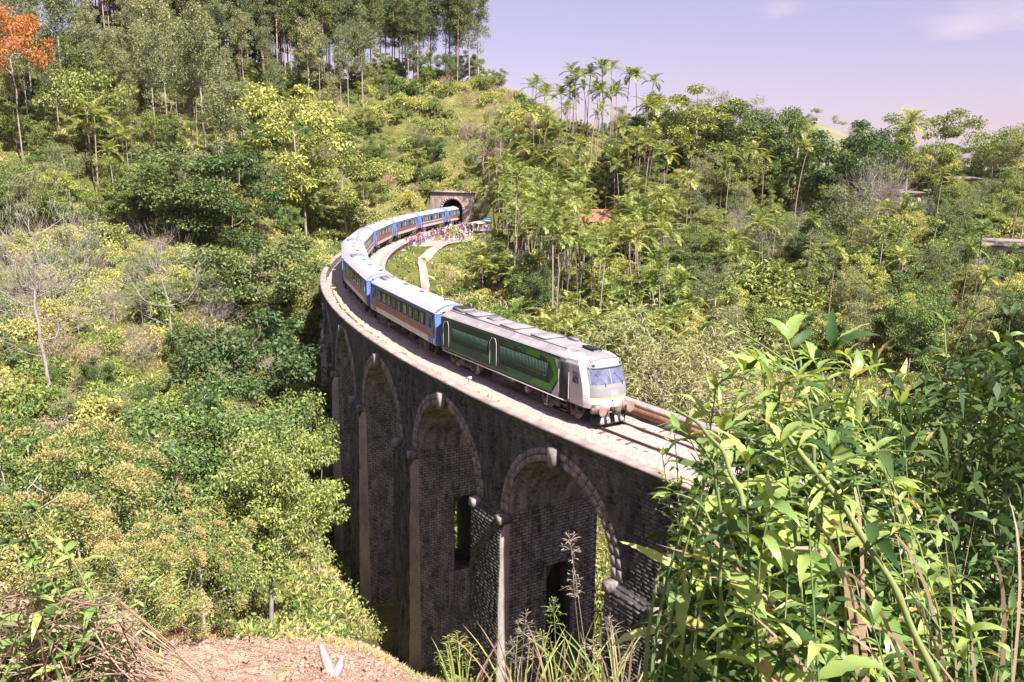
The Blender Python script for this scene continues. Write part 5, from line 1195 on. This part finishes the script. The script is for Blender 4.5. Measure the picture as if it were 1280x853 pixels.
# ---- low plants and dry grass that cover the slopes
def cover(name, n, seed, mats, size, hw, thr, up=.7, L_=1.0, rng_d=(18, 260), k=4, puff=.25, lz=.15):
    r = np.random.default_rng(seed); d = np.exp(r.uniform(math.log(rng_d[0]), math.log(rng_d[1]), n)); a = r.uniform(-.66, .66, n)
    X = d * np.tan(a); Y = d * 1.0; ok = (np.abs(X) < 165); X, Y = X[ok], Y[ok]
    nz = np.sin(X * .13 + 2 * np.sin(Y * .06)) + np.sin(Y * .11 - X * .07 + 1) + .8 * np.sin(X * .41 + Y * .33)
    ok = (nz > thr[0]) & (nz < thr[1]); X, Y = X[ok], Y[ok]; s, o = to_track(X, Y)
    dp = np.min((X[:, None] - fx[None]) ** 2 + (Y[:, None] - fy[None]) ** 2, 1); ok = (dp > 2.6) & ~((np.abs(o) < 4.7) & (s > -34) & (s < 158)) & ~((s > 112) & (s < 157) & (o < 0) & (o > -12.5)); X, Y = X[ok], Y[ok]
    u, v, c = proj(X, Y, ground(X, Y)); ok = (u > -60) & (u < 1340) & (v > -20) & (v < 960) & ~((u > 190) & (u < 560) & (v > 800)); X, Y, c = X[ok], Y[ok], c[ok]
    Z = ground(X, Y); sz = size * (.45 + .55 * np.clip(c / 120, 0, 1.4)) * r.uniform(.6, 1.4, len(X)); m = len(X) * k
    P = np.repeat(np.c_[X, Y, Z - .03], k, 0) + r.normal(0, puff, (m, 3)) * np.repeat(sz, k)[:, None] * np.array([1, 1, lz]); S = np.repeat(sz, k) * r.uniform(.5, 1.3, m)
    D = unit(r.normal(0, .55, (m, 3)) + np.array([0, 0, up])); D[:, 2] = np.abs(D[:, 2]) if up > .5 else D[:, 2]; P[:, 2] += (np.abs(r.normal(0, .35, m)) * np.repeat(sz, k) if k > 8 else 0); V, F = rhombs(P, D, S * L_, S * hw, r, .2, .3)
    MB().add(V, F).build(name, mats, kind='stuff'); return len(F)
m_gc1 = leafm('undergrowth_leaf', (.05, .085, .018), (.19, .215, .05), .25); m_gc2 = leafm('dry_grass_blade', (.17, .15, .055), (.38, .32, .14), .3, .8)
N1 = cover('leafy_undergrowth', 52000, 400, m_gc1, .62, .5, (-9, .45))
N2 = cover('dry_grass', 52000, 401, m_gc2, .62, .16, (-.35, 9), 1.1, 1.2)
N3 = cover('tall_weeds', 16000, 402, lf_yel, .8, .22, (-9, 9), 1.0, 1.3)
N4 = cover('hillside_scrub', 14000, 403, lf_mid, .9, .22, (-9, 1.0), .45, .38, (30, 260), 22, .55, .25)
N5 = cover('dry_scrub', 9000, 404, m_gc2, .85, .14, (-.6, 9), .45, .42, (36, 260), 20, .55, .25)
# ================================================================== THE BARE FIELD
m_field, t, p = mat('terracotta_soil'); n = noise(t, 1.6, 7); n2 = noise(t, 9, 5)
c = ramp(t, [(.28, (.33, .20, .145)), (.5, (.50, .33, .25)), (.72, (.60, .44, .35))]); t.links.new(n.outputs[0], c.inputs[0])
t.links.new(c.outputs[0], p.inputs['Base Color']); p.inputs['Roughness'].default_value = .95; p.inputs['Specular IOR Level'].default_value = .1; bump(t, p, n2.outputs[0], 1.0, .2)
xs = np.arange(-16, 2.5, .22); ys = np.arange(24, 41, .22); FX, FY = np.meshgrid(xs, ys)
FZ = ground(FX, FY).reshape(FX.shape) + .09 + .05 * np.sin((FY * .9 + FX * .35) * 6.0) + np.random.default_rng(3).normal(0, .045, FX.shape)
V = np.stack([FX, FY, FZ], -1); a, b = FX.shape; i = np.arange(a - 1)[:, None] * b; j = np.arange(b - 1)[None]
Q = np.stack([i + j, i + j + 1, i + b + j + 1, i + b + j], -1).reshape(-1, 4); C = V.reshape(-1, 3)[Q].mean(1); u, v, c_ = proj(C[:, 0], C[:, 1], C[:, 2])
edge = np.interp(u, [150, 185, 205, 370, 444, 494, 535, 569, 590], [900, 830, 797, 797, 796, 806, 827, 850, 870]) + 2.5 * np.sin(u * .09)
Q = Q[(v > edge) & (u > 150) & (u < 640)]
MB().add(V.reshape(-1, 3), Q).build('bare_field', m_field, kind='structure', smooth=True)
C = V.reshape(-1, 3)[Q].mean(1); rs = np.random.default_rng(12); C = C[rs.random(len(C)) < .22]
Vv, Ff = rhombs(np.repeat(C, 4, 0), unit(rs.normal(0, .6, (len(C) * 4, 3)) + np.array([0, 0, .8])), rs.uniform(.06, .2, len(C) * 4), .035, rs); MB().add(Vv, Ff).build('field_seedlings', [lf_dry], kind='stuff')
def gpt(px_, py_, Y_): X_ = ray(px_, py_, Y_)[0]; return np.array([X_, Y_, float(ground(X_, Y_)[0])])
cl = MB(); Cc = V.reshape(-1, 3)[Q].mean(1); Cc = Cc[rs.random(len(Cc)) < .30]
for q in Cc:
    sz = rs.uniform(.03, .11); Vb = np.array([[-1,-1,-.6],[1,-1,-.6],[1,1,-.6],[-1,1,-.6],[-.7,-.6,.6],[.6,-.7,.5],[.7,.6,.7],[-.6,.7,.5]]) * sz * rs.uniform(.7, 1.3, (8, 1)); cl.hexa(Vb @ rot_z(rs.uniform(0, 6)).T + q + np.array([rs.normal(0, .08), rs.normal(0, .08), .02]))
cl.build('soil_clods', m_field, kind='stuff')
ne = 2600; ue = rs.uniform(150, 600, ne); ve = np.interp(ue, [150, 185, 205, 370, 444, 494, 535, 569, 590], [900, 830, 797, 797, 796, 806, 827, 850, 870]) - rs.gamma(1.5, 5, ne) + rs.normal(2, 3, ne); Ye = np.interp(ue, [150, 205, 335, 444, 500, 566], [29, 31.5, 36, 37.5, 36.5, 33.5]) + rs.normal(0, .5, ne)
Xe = np.array([ray(a_, b_, c_)[0] for a_, b_, c_ in zip(ue, ve, Ye)]); Pe = np.c_[Xe, Ye, ground(Xe, Ye)]; Vv, Ff = rhombs(np.repeat(Pe, 5, 0) + rs.normal(0, .08, (ne * 5, 3)) * np.array([1, 1, .1]), unit(rs.normal(0, .5, (ne * 5, 3)) + np.array([0, 0, 1.0])), rs.uniform(.12, .5, ne * 5), .035, rs, .2, .2); MB().add(Vv, Ff).build('field_edge_grass', m_gc2, kind='stuff')
P = gpt(416, 846, 29.5); st = thing('forked_stump', 'pale forked dead stump standing in the bare field', 'stump', tuple(P))
mb = MB(); mb.tube([(-.05, 0, -.2), (-.1, 0, .25), (-.28, .05, .75), (-.45, .08, 1.35)], [.26, .22, .17, .10], 9); mb.tube([(.05, 0, .0), (.2, 0, .3), (.3, .02, .55), (.3, .05, .82)], [.22, .2, .17, .13], 9); mb.build('wood', barkm('bleached_wood', (.26, .23, .24), (.40, .36, .38)), st, smooth=True)
A = gpt(332, 800, 36); B = gpt(404, 796, 37); lg = thing('fallen_log', 'thin pale fallen log along the far edge of the bare field', 'log', tuple(A)); d = B - A
mb = MB(); mb.tube([np.array([0, 0, .2]) + d * f + np.array([0, 0, .05 * math.sin(f * 7)]) for f in np.linspace(0, 1, 7)], np.linspace(.14, .08, 7), 8); mb.tube([d * .6 + (0, 0, .2), d * .6 + np.array([.2, .1, .7])], [.05, .02], 6); mb.build('wood', bk_grey, lg, smooth=True)
P = gpt(243, 798, 34); lp = thing('leaf_heap', 'heap of reddish-brown fallen leaves at the field edge', 'leaf heap', tuple(P)); n = 700
Pp = rs.normal(0, 1, (n, 3)) * np.array([.8, .4, .12]); Pp[:, 2] = np.abs(Pp[:, 2]) + .05; Vv, Ff = rhombs(Pp, unit(rs.normal(0, 1, (n, 3)) * np.array([1, 1, .4])), .2, .12, rs); MB().add(Vv, Ff).build('leaves', leafm('red_brown_leaf', (.16, .05, .025), (.36, .13, .07), .15, .8), lp, kind='stuff')
# ================================================================== FOREGROUND PLANTS
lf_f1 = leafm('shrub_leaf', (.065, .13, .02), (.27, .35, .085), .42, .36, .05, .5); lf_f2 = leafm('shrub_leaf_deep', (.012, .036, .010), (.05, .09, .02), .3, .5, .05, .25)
m_stem = leafm('green_stem', (.06, .10, .03), (.13, .17, .05), .1); m_plume = leafm('pale_plume', (.20, .165, .13), (.32, .26, .225), .3, .8, .02)
m_straw = leafm('straw_blade', (.15, .085, .055), (.34, .235, .175), .3, .7, .03); m_blade = leafm('grass_blade', (.13, .19, .04), (.34, .36, .11), .4, .5)
lf_f3 = leafm('pale_shrub_leaf', (.13, .19, .04), (.34, .38, .12), .45, .42, .04, .5)
def leaf_mesh(seed, W, fold, droop, ser, mats, twist=0.0):
    """one serrated lance-shaped leaf of length 1 along +x"""
    r = np.random.default_rng(seed); n = 15; t_ = np.linspace(0, 1, n); w_ = W * (np.sin(math.pi * np.clip(t_, 0, 1) ** .72) ** .9) * (1 - .25 * t_); w_[0] = .006; w_[-1] = .001
    w_ = w_ * (1 + ser * ((np.arange(n) % 2) * 2 - 1)); ang = -droop * t_ ** 1.2; x = np.cumsum(np.cos(ang)) / n; z = np.cumsum(np.sin(ang)) / n; x -= x[0]; z -= z[0]
    wob = r.normal(0, .012, (n, 2)); tw = twist * t_
    Lf = np.stack([x, w_ * np.cos(fold + tw), z + w_ * np.sin(fold + tw) + wob[:, 0]], -1); Md = np.stack([x, np.zeros(n), z], -1); Rt = np.stack([x, -w_ * np.cos(fold - tw), z + w_ * np.sin(fold - tw) + wob[:, 1]], -1)
    mb = MB(); mb.grid(np.stack([Rt, Md, Lf], 1)); return mb.mesh('leaf', mats, True)
lf_f4 = leafm('yellowed_shrub_leaf', (.20, .16, .03), (.32, .25, .08), .35, .6)
LM = {'d': [leaf_mesh(530 + k, .13, .5, .9 + .3 * k, .09, lf_f4, .5) for k in range(2)], 'a': [leaf_mesh(500 + k, .105 + .02 * (k % 3), .3 + .12 * (k % 2), .7 + .3 * k, .07, lf_f1, .2 * (k % 3 - 1)) for k in range(5)], 'b': [leaf_mesh(510 + k, .12, .35, .7 + .25 * k, .07, lf_f2, .2 * (k % 3 - 1)) for k in range(4)], 'c': [leaf_mesh(520 + k, .085, .35, .3 + .25 * k, .05, lf_f3, .15 * (k % 3 - 1)) for k in range(4)]}
rl = random.Random(5)
def spray(plant, org, tip, ll, n, kinds, r0=.007, bow=.12, rng_t=(.28, 1.0), leaves=True):
    """one leafy stem from org to tip (plant-local coordinates)"""
    org = np.array(org, float); tip = np.array(tip, float); Ls = np.linalg.norm(tip - org); sd = np.array([rl.gauss(0, 1), rl.gauss(0, 1), 0]) * bow * Ls * .5
    t_ = np.linspace(0, 1, 9); P = org + (tip - org) * t_[:, None] + sd * np.sin(t_ * math.pi)[:, None] + np.array([0, 0, .1 * Ls]) * np.sin(t_ * math.pi)[:, None]
    MB().tube(P, np.linspace(r0, r0 * .25, 9), 6, caps=False).build('stem', m_stem, plant, smooth=True)
    Tn = unit(np.gradient(P, axis=0)); az = rl.uniform(0, 6.28)
    for k in range(n):
        f = rng_t[0] + (rng_t[1] - rng_t[0]) * (k + rl.uniform(0, .6)) / n; f = min(f, .995); b = np.array([np.interp(f, t_, P[:, q]) for q in range(3)]); tn = np.array([np.interp(f, t_, Tn[:, q]) for q in range(3)])
        az += 2.4 + rl.gauss(0, .3); up_ = .25 + .55 * f + rl.gauss(0, .2); D = Vector((math.cos(az), math.sin(az), 0)) + Vector(tn) * up_; D.normalize()
        size = ll * (1.15 - .75 * f ** 3) * rl.uniform(.42, 1.25); ref = Vector((0, 0, 1)) + Vector((rl.gauss(0, .35), rl.gauss(0, .35), 0)); Yv = ref.cross(D).normalized(); Zv = D.cross(Yv)
        M = Matrix(((D.x, Yv.x, Zv.x, b[0]), (D.y, Yv.y, Zv.y, b[1]), (D.z, Yv.z, Zv.z, b[2]), (0, 0, 0, 1))) @ Matrix.Scale(size, 4)
        kk_ = rl.choice(kinds); kk_ = 'a' if kk_ == 'd' and rl.random() < .75 else kk_
        o = link('leaf', rl.choice(LM[kk_]), plant); o.matrix_local = M
    for k in range(4):
        az += 1.6; D = (Vector((math.cos(az), math.sin(az), 0)) * rl.uniform(.25, .8) + Vector(Tn[-1])).normalized(); Yv = Vector((rl.gauss(0, .3), rl.gauss(0, .3), 1)).cross(D).normalized(); Zv = D.cross(Yv); b = P[-1]
        o = link('leaf', rl.choice(LM[rl.choice(kinds)]), plant); o.matrix_local = Matrix(((D.x, Yv.x, Zv.x, b[0]), (D.y, Yv.y, Zv.y, b[1]), (D.z, Yv.z, Zv.z, b[2]), (0, 0, 0, 1))) @ Matrix.Scale(ll * rl.uniform(.4, .75), 4)
SPR_TIP = True
def shrub_plant(name, label, tips, ll, n, kinds, spread=.25, cat='plant', r0=.007, shift=(.25, .05)):
    pts = [np.array(ray(*q)) for q in tips]; c = np.mean(pts, 0); bx_, by_ = c[0] + shift[0], c[1] + shift[1]; bz = float(ground(bx_, by_, False)[0])
    o = thing(name, label, cat, (bx_, by_, bz))
    for q in pts: spray(o, (rl.gauss(0, spread), rl.gauss(0, spread * .5), -.05), q - np.array([bx_, by_, bz]), ll, n, kinds, r0)
    return o
FG = 'leafy weeds in the right foreground'
shrub_plant('leafy_shrub', 'tall bright shrub with large serrated leaves at the top of the right foreground', [(985, 425, 2.6), (1042, 435, 2.8), (1000, 480, 2.4), (955, 470, 2.5), (1070, 470, 2.6), (1020, 455, 2.7), (970, 500, 2.4)], .27, 30, 'aaaacbd', .2)
shrub_plant('leafy_shrub', 'shrub with long drooping leaves left of the tallest one, before the parapet', [(930, 470, 2.5), (895, 485, 2.6), (860, 545, 2.7), (905, 540, 2.4), (880, 600, 2.5)], .23, 26, 'aaccbd', .2)
shrub_plant('leafy_shrub', 'fine pale-leaved shrub hanging over the near end of the viaduct wall', [(842, 528, 3.2), (828, 570, 3.1), (850, 608, 2.9), (880, 560, 3.0), (832, 625, 3.3), (875, 655, 3.0), (915, 640, 2.9), (930, 540, 3.0), (900, 510, 3.1)], .135, 34, 'ccccad', .25)
shrub_plant('leafy_shrub', 'shrub with broad sunlit leaves in the centre of the right foreground', [(980, 560, 2.15), (1035, 575, 2.2), (935, 580, 2.2), (1010, 640, 2.0), (960, 640, 2.0)], .24, 24, 'aaabcd', .2)
shrub_plant('leafy_shrub', 'shrub with bright narrow leaves right of the foreground centre', [(1095, 455, 3.0), (1125, 505, 2.8), (1100, 570, 2.5), (1155, 560, 3.0), (1075, 530, 2.6), (1140, 620, 2.6)], .22, 26, 'aaccbd', .25)
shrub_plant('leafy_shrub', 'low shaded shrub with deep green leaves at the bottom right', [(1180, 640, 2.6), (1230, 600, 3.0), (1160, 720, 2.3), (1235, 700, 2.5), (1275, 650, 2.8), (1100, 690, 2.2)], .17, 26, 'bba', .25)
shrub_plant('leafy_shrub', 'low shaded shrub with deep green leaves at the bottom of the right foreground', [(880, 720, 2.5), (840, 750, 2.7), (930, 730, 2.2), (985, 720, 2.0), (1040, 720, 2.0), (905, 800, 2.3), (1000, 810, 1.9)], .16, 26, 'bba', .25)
shrub_plant('leafy_shrub', 'slender shrub with dark leaves along the left edge of the foreground thicket', [(845, 700, 3.2), (860, 670, 3.0), (835, 740, 3.3), (870, 710, 3.0), (850, 660, 3.5), (835, 800, 3.0)], .13, 26, 'bca', .2)
shrub_plant('leafy_shrub', 'shrub with mixed leaves at the bottom edge right of centre', [(1090, 780, 2.0), (1150, 800, 2.1), (1210, 790, 2.2), (1265, 770, 2.4), (1050, 820, 1.9)], .16, 24, 'bab', .2)
shrub_plant('leafy_shrub', 'dense shrub with many medium leaves just behind the tallest bright one', [(915, 472, 2.9), (945, 455, 2.9), (975, 460, 3.0), (1015, 445, 3.0), (1060, 450, 3.1), (1090, 470, 3.1), (1122, 482, 3.1), (880, 515, 3.0), (1035, 500, 2.9), (985, 520, 2.8)], .21, 28, 'aabcc', .35)
shrub_plant('tall_weed', 'dark tall weed rising highest at the right picture edge', [(1270, 335, 6.0), (1232, 352, 5.6), (1262, 400, 5.2), (1285, 440, 5.0), (1215, 400, 5.4)], .24, 26, 'bab', .35, r0=.015)
shrub_plant('tall_weed', 'dark tall weed left of the highest one on the right', [(1180, 405, 5.0), (1152, 445, 4.6), (1205, 455, 4.6), (1175, 480, 4.4), (1225, 480, 4.6)], .21, 26, 'bba', .35, r0=.014)
shrub_plant('tall_weed', 'dark weed with hanging leaves midway down the right edge', [(1250, 520, 4.2), (1280, 560, 4.0), (1195, 530, 4.2), (1230, 560, 4.0), (1150, 520, 4.4)], .20, 26, 'bbb', .35, r0=.014)
# thick stalks that cross the thicket
for k, (a_, b_, r_, lb) in enumerate([((1135, 800, 2.0), (985, 545, 2.05), .0100, 'thick green stalk slanting up to the left through the thicket'), ((884, 860, 2.1), (893, 560, 2.2), .0065, 'straight pale green stalk on the left side of the thicket'), ((1012, 700, 2.3), (1000, 450, 2.5), .007, 'upright pale stalk behind the central leaves'), ((905, 600, 1.9), (840, 508, 2.3), .006, 'thin stalk slanting up to the left over the parapet')]):
    A, B = np.array(ray(*a_)), np.array(ray(*b_)); A2 = A + (A - B) * .3; o = thing('plant_stalk', lb, 'stalk', tuple(A2)); t_ = np.linspace(0, 1, 8)[:, None]
    t_ = np.linspace(0, 1, 25)[:, None]; MB().tube((B - A2) * t_ + np.array([.03, 0, .02]) * np.sin(t_ * 3.14) + np.array([.004, 0, 0]) * np.sin(t_ * 19), np.linspace(r_, r_ * .6, 25) * (1 + .28 * (np.arange(25) % 6 == 3)), 8).build('stem', m_stem, o, smooth=True)
    for q in range(5 if k < 3 else 0):
        f = .55 + .1 * q; spray(o, (B - A2) * f, (B - A2) * f + np.array([rl.gauss(0, .12), rl.gauss(0, .1), .1]), .12, 4, 'ab', .004)
# dry blades and stems among the leaves
def ribbon(P, w, r):
    P = np.asarray(P); T = unit(np.gradient(P, axis=0)); S = unit(np.cross(T, np.array([r.gauss(0, .5), -1, .4]))); ww = np.array(w)[:, None]; return np.stack([P - S * ww / 2, P + np.array([0, 0, 1]) * ww * -.12, P + S * ww / 2], 1)
def tuft(name, label, cat, root, ends, w, m, nm='blade', sag=.3):
    root = np.array(root, float); o = thing(name, label, cat, tuple(root))
    for e in ends:
        E_ = np.array(ray(*e)) - root; t_ = np.linspace(0, 1, 12); Lh = np.linalg.norm(E_)
        P = E_ * t_[:, None] + np.array([0, 0, sag * Lh]) * np.sin(t_ * math.pi)[:, None] * rl.uniform(.5, 1.3) + np.array([rl.gauss(0, .03), rl.gauss(0, .03), 0]) * Lh * np.sin(t_ * 3.14)[:, None]
        wd = w * rl.uniform(.6, 1.2) * (np.sin(np.clip(t_ * .9 + .12, 0, 1) * math.pi) ** .6); MB().grid(ribbon(P, wd, rl)).build(nm, m, o, smooth=True)
    return o
def groot(px_, Y_, py_=800): X_ = ray(px_, py_, Y_)[0]; return (X_, Y_, float(ground(X_, Y_, False)[0]))
tuft('dry_grass_tuft', 'dead tan grass blades arching across the lower middle of the thicket', 'grass', groot(1130, 2.2), [(820, 680, 2.2), (840, 640, 2.3), (905, 650, 2.1), (960, 690, 2.0), (870, 720, 2.1), (1010, 640, 2.1), (1060, 600, 2.3), (930, 760, 1.9)], .013, m_straw, sag=.25)
tuft('dry_grass_tuft', 'dead tan grass stems crossing at the bottom right corner', 'grass', groot(1270, 2.3), [(1030, 700, 2.1), (1100, 650, 2.2), (1180, 660, 2.4), (1240, 690, 2.4), (1060, 780, 2.0), (1130, 730, 2.1), (1200, 760, 2.2), (1000, 760, 2.0), (1260, 620, 2.5), (1150, 800, 2.0)], .012, m_straw, sag=.2)
tuft('dry_grass_tuft', 'thin dead stalks fanning over the right side of the thicket', 'grass', groot(1200, 2.6), [(1085, 520, 2.5), (1110, 600, 2.4), (1170, 580, 2.6), (1220, 640, 2.6), (1275, 700, 2.5), (1050, 640, 2.3), (1130, 540, 2.6)], .006, m_straw, sag=.05)
tuft('broad_grass_tuft', 'long green strap-leaved grass at the left foot of the thicket', 'grass', groot(880, 2.4), [(770, 850, 2.3), (800, 770, 2.4), (830, 690, 2.4), (905, 640, 2.4), (890, 570, 2.3), (960, 780, 2.1), (1000, 830, 2.0), (850, 860, 2.1)], .014, m_stem, sag=.12)
put('umb1', 5.6, -.1, 'flat-topped tree beside the viewpoint whose crown shades the right foreground', 'tree', None, .58, wide=.46)
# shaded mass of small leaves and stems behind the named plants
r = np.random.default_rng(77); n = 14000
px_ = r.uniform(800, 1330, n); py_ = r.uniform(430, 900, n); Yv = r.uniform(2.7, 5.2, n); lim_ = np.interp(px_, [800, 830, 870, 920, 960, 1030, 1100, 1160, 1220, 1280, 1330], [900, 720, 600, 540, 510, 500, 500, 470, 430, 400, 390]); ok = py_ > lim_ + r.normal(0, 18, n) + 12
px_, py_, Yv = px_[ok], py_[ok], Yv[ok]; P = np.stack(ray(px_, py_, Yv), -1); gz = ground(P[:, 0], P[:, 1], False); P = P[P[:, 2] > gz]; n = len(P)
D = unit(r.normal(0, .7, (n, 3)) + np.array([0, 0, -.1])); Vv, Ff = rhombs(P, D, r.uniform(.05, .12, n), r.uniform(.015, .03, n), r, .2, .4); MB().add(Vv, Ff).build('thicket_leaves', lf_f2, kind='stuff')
# plants of the left foreground
shrub_plant('leafy_shrub', 'leafy green plant with long leaves at the left picture edge', [(15, 620, 5.6), (45, 640, 5.4), (70, 665, 5.6), (10, 680, 5.2), (40, 700, 5.0), (85, 700, 5.6)], .27, 26, 'aab', .35, shift=(-.2, .1), r0=.014)
shrub_plant('leafy_shrub', 'sparse green plant with broad leaves behind the heap of dry stems', [(195, 700, 7.2), (180, 730, 7.0), (215, 735, 7.2), (100, 730, 6.2), (125, 745, 6.0)], .24, 14, 'ac', .3, shift=(-.1, .1), r0=.013)
shrub_plant('leafy_shrub', 'low yellow-green plant at the bottom edge by the field', [(225, 825, 7.5), (250, 835, 7.5), (205, 840, 7.3), (375, 822, 9.5), (355, 835, 9.3)], .16, 16, 'ca', .3, shift=(-.1, .1), r0=.008)
o = thing('brush_heap', 'heap of tangled pinkish dry stems at the bottom left corner', 'brush heap', groot(70, 5.4, 850)); base = np.array(o.location); r = np.random.default_rng(88)
def top_of(px_): return np.interp(px_, [-40, 0, 60, 110, 150, 175, 195], [735, 735, 745, 735, 740, 790, 860])
big = MB()
for k in range(400):
    pa = r.uniform(-50, 190); ya = r.uniform(top_of(pa) + 5, 900); d_ = r.uniform(5.0, 6.6); an = r.normal(0, .9) + (0 if r.random() < .5 else 1.2); ln = r.uniform(40, 150)
    A = np.array(ray(pa, ya, d_)) - base; pb, yb = pa + ln * math.cos(an), ya - ln * abs(math.sin(an)) * .8; yb = max(yb, float(top_of(pb)) + r.normal(0, 10)); B = np.array(ray(pb, yb, d_ + r.normal(0, .35))) - base
    t_ = np.linspace(0, 1, 5)[:, None]; P = A + (B - A) * t_ + r.normal(0, .02, 3) * np.sin(t_ * 3.14); rd = r.uniform(.0025, .007)
    if k < 60: MB().tube(P, np.linspace(rd * 1.6, rd * .7, 5), 5, caps=False).build('dry_stem', m_straw, o)
    else: big.tube(P, np.linspace(rd, rd * .5, 5), 4, caps=False)
big.build('tangled_stems', m_straw, o, kind='stuff')
n = 900; pa = r.uniform(-40, 185, n); P = np.stack(ray(pa, top_of(pa) + r.uniform(5, 140, n), r.uniform(5.1, 6.6, n)), -1) - base; Vv, Ff = rhombs(P, unit(r.normal(0, 1, (n, 3))), r.uniform(.06, .2, n), r.uniform(.012, .03, n), r); MB().add(Vv, Ff).build('dry_leaves', lf_dry, o, kind='stuff')
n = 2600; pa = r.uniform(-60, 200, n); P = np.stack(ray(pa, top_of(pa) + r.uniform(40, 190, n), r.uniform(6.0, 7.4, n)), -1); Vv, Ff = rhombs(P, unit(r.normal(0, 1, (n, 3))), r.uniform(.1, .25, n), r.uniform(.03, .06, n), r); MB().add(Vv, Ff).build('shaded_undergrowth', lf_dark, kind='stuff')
# plumed grasses in front of the viaduct
def plume(o, root, top, m, L_=.45, n=70, thin=.006):
    A = np.zeros(3); B = np.array(top) - np.array(root); t_ = np.linspace(0, 1, 9)[:, None]; P = A + (B - A) * t_ + np.array([.06, 0, 0]) * np.sin(t_ * 3.14) * rl.uniform(-1, 1)
    MB().tube(P, np.linspace(thin, thin * .4, 9), 5, caps=False).build('stalk', m, o)
    r = np.random.default_rng(rl.randrange(9999)); u = r.uniform(0, 1, n); ax = unit((P[-1] - P[-3])[None])[0]; Bp = P[-1] - ax * (u * L_)[:, None]; D = unit(r.normal(0, 1, (n, 3)) * np.array([1, .6, .3]) + np.array([0, 0, .55])); Ln = (.03 + .16 * np.sin(u * 3.0)) * r.uniform(.6, 1.2, n)
    V, F = rhombs(Bp, D, Ln, .006, r, -.1 + .35, .2); V2, F2 = rhombs(Bp + D * (Ln * .6)[:, None], unit(D + r.normal(0, .6, (n, 3))), .05, .008, r); MB().add(V, F).add(V2, F2).build('plume', m, o)
gr = [('tall feathery grass with two grey-pink plumes in front of the near arch', 745, 9.5, [(711, 667), (716, 715)], m_straw, 'straw'), ('yellow-green plumed grass left of the tallest plumes', 698, 9.0, [(692, 751), (676, 790)], m_blade, 'green'), ('pinkish fine grass before the lit pier edge', 650, 9.3, [(658, 766), (640, 800), (668, 790)], m_straw, 'straw'), ('arching plumed grass before the second arch', 578, 9.8, [(560, 795), (572, 790), (590, 805), (548, 815)], m_blade, 'green'), ('plumed grass clump at the bottom right of the near arch', 775, 8.6, [(760, 770), (790, 790), (740, 800)], m_straw, 'straw')]
for lb, px_, Y_, tops, m, kk in gr:
    rt = groot(px_, Y_, 860); o = thing('plumed_grass', lb, 'grass', rt, group='plumed grasses in front of the viaduct')
    for (a_, b_) in tops: plume(o, (0, 0, 0), np.array(ray(a_, b_, Y_)) - np.array(rt), m_plume if kk == 'straw' else m, .36, 44, .005)
    for q in range(22):
        e = np.array(ray(px_ + rl.gauss(0, 38), rl.uniform(775, 850), Y_ + rl.gauss(0, .3))) - np.array(rt); t_ = np.linspace(0, 1, 8); P = e * t_[:, None] + np.array([0, 0, .22]) * np.sin(t_ * math.pi)[:, None] + np.array([rl.gauss(0, .06), rl.gauss(0, .06), 0]) * (1 - t_)[:, None]
        MB().grid(ribbon(P, .018 * np.sin(np.clip(t_ * .9 + .12, 0, 1) * math.pi) ** .6, rl)).build('blade', m_blade if rl.random() < .7 else m_straw, o)
r = np.random.default_rng(91); n = 5200; Yv = r.uniform(7.5, 13, n); px_ = r.uniform(520, 860, n); X_ = (px_ - 640) / F_PX * Yv; P = np.c_[X_, Yv, ground(X_, Yv, False) - .03]; D = unit(r.normal(0, .35, (n, 3)) + np.array([0, 0, 1.0])); Vv, Ff = rhombs(P, D, r.uniform(.25, .75, n), r.uniform(.008, .016, n), r, .35, .2); MB().add(Vv, Ff).build('long_grass', m_blade, kind='stuff')

# ================================================================== THE AIR
hz = MB().box((0, 0, 39), (12400, 12400, 148)).build('haze', None, kind='stuff')
m_hz = bpy.data.materials.new('haze'); m_hz.use_nodes = True; t = m_hz.node_tree; t.nodes.clear()
ho = t.nodes.new('ShaderNodeOutputMaterial'); hv = t.nodes.new('ShaderNodeVolumePrincipled'); hv.inputs['Density'].default_value = .00004; hv.inputs['Color'].default_value = (.92, .84, .92, 1); hv.inputs['Anisotropy'].default_value = .2
t.links.new(hv.outputs[0], ho.inputs['Volume']); hz.data.materials.clear(); hz.data.materials.append(m_hz)
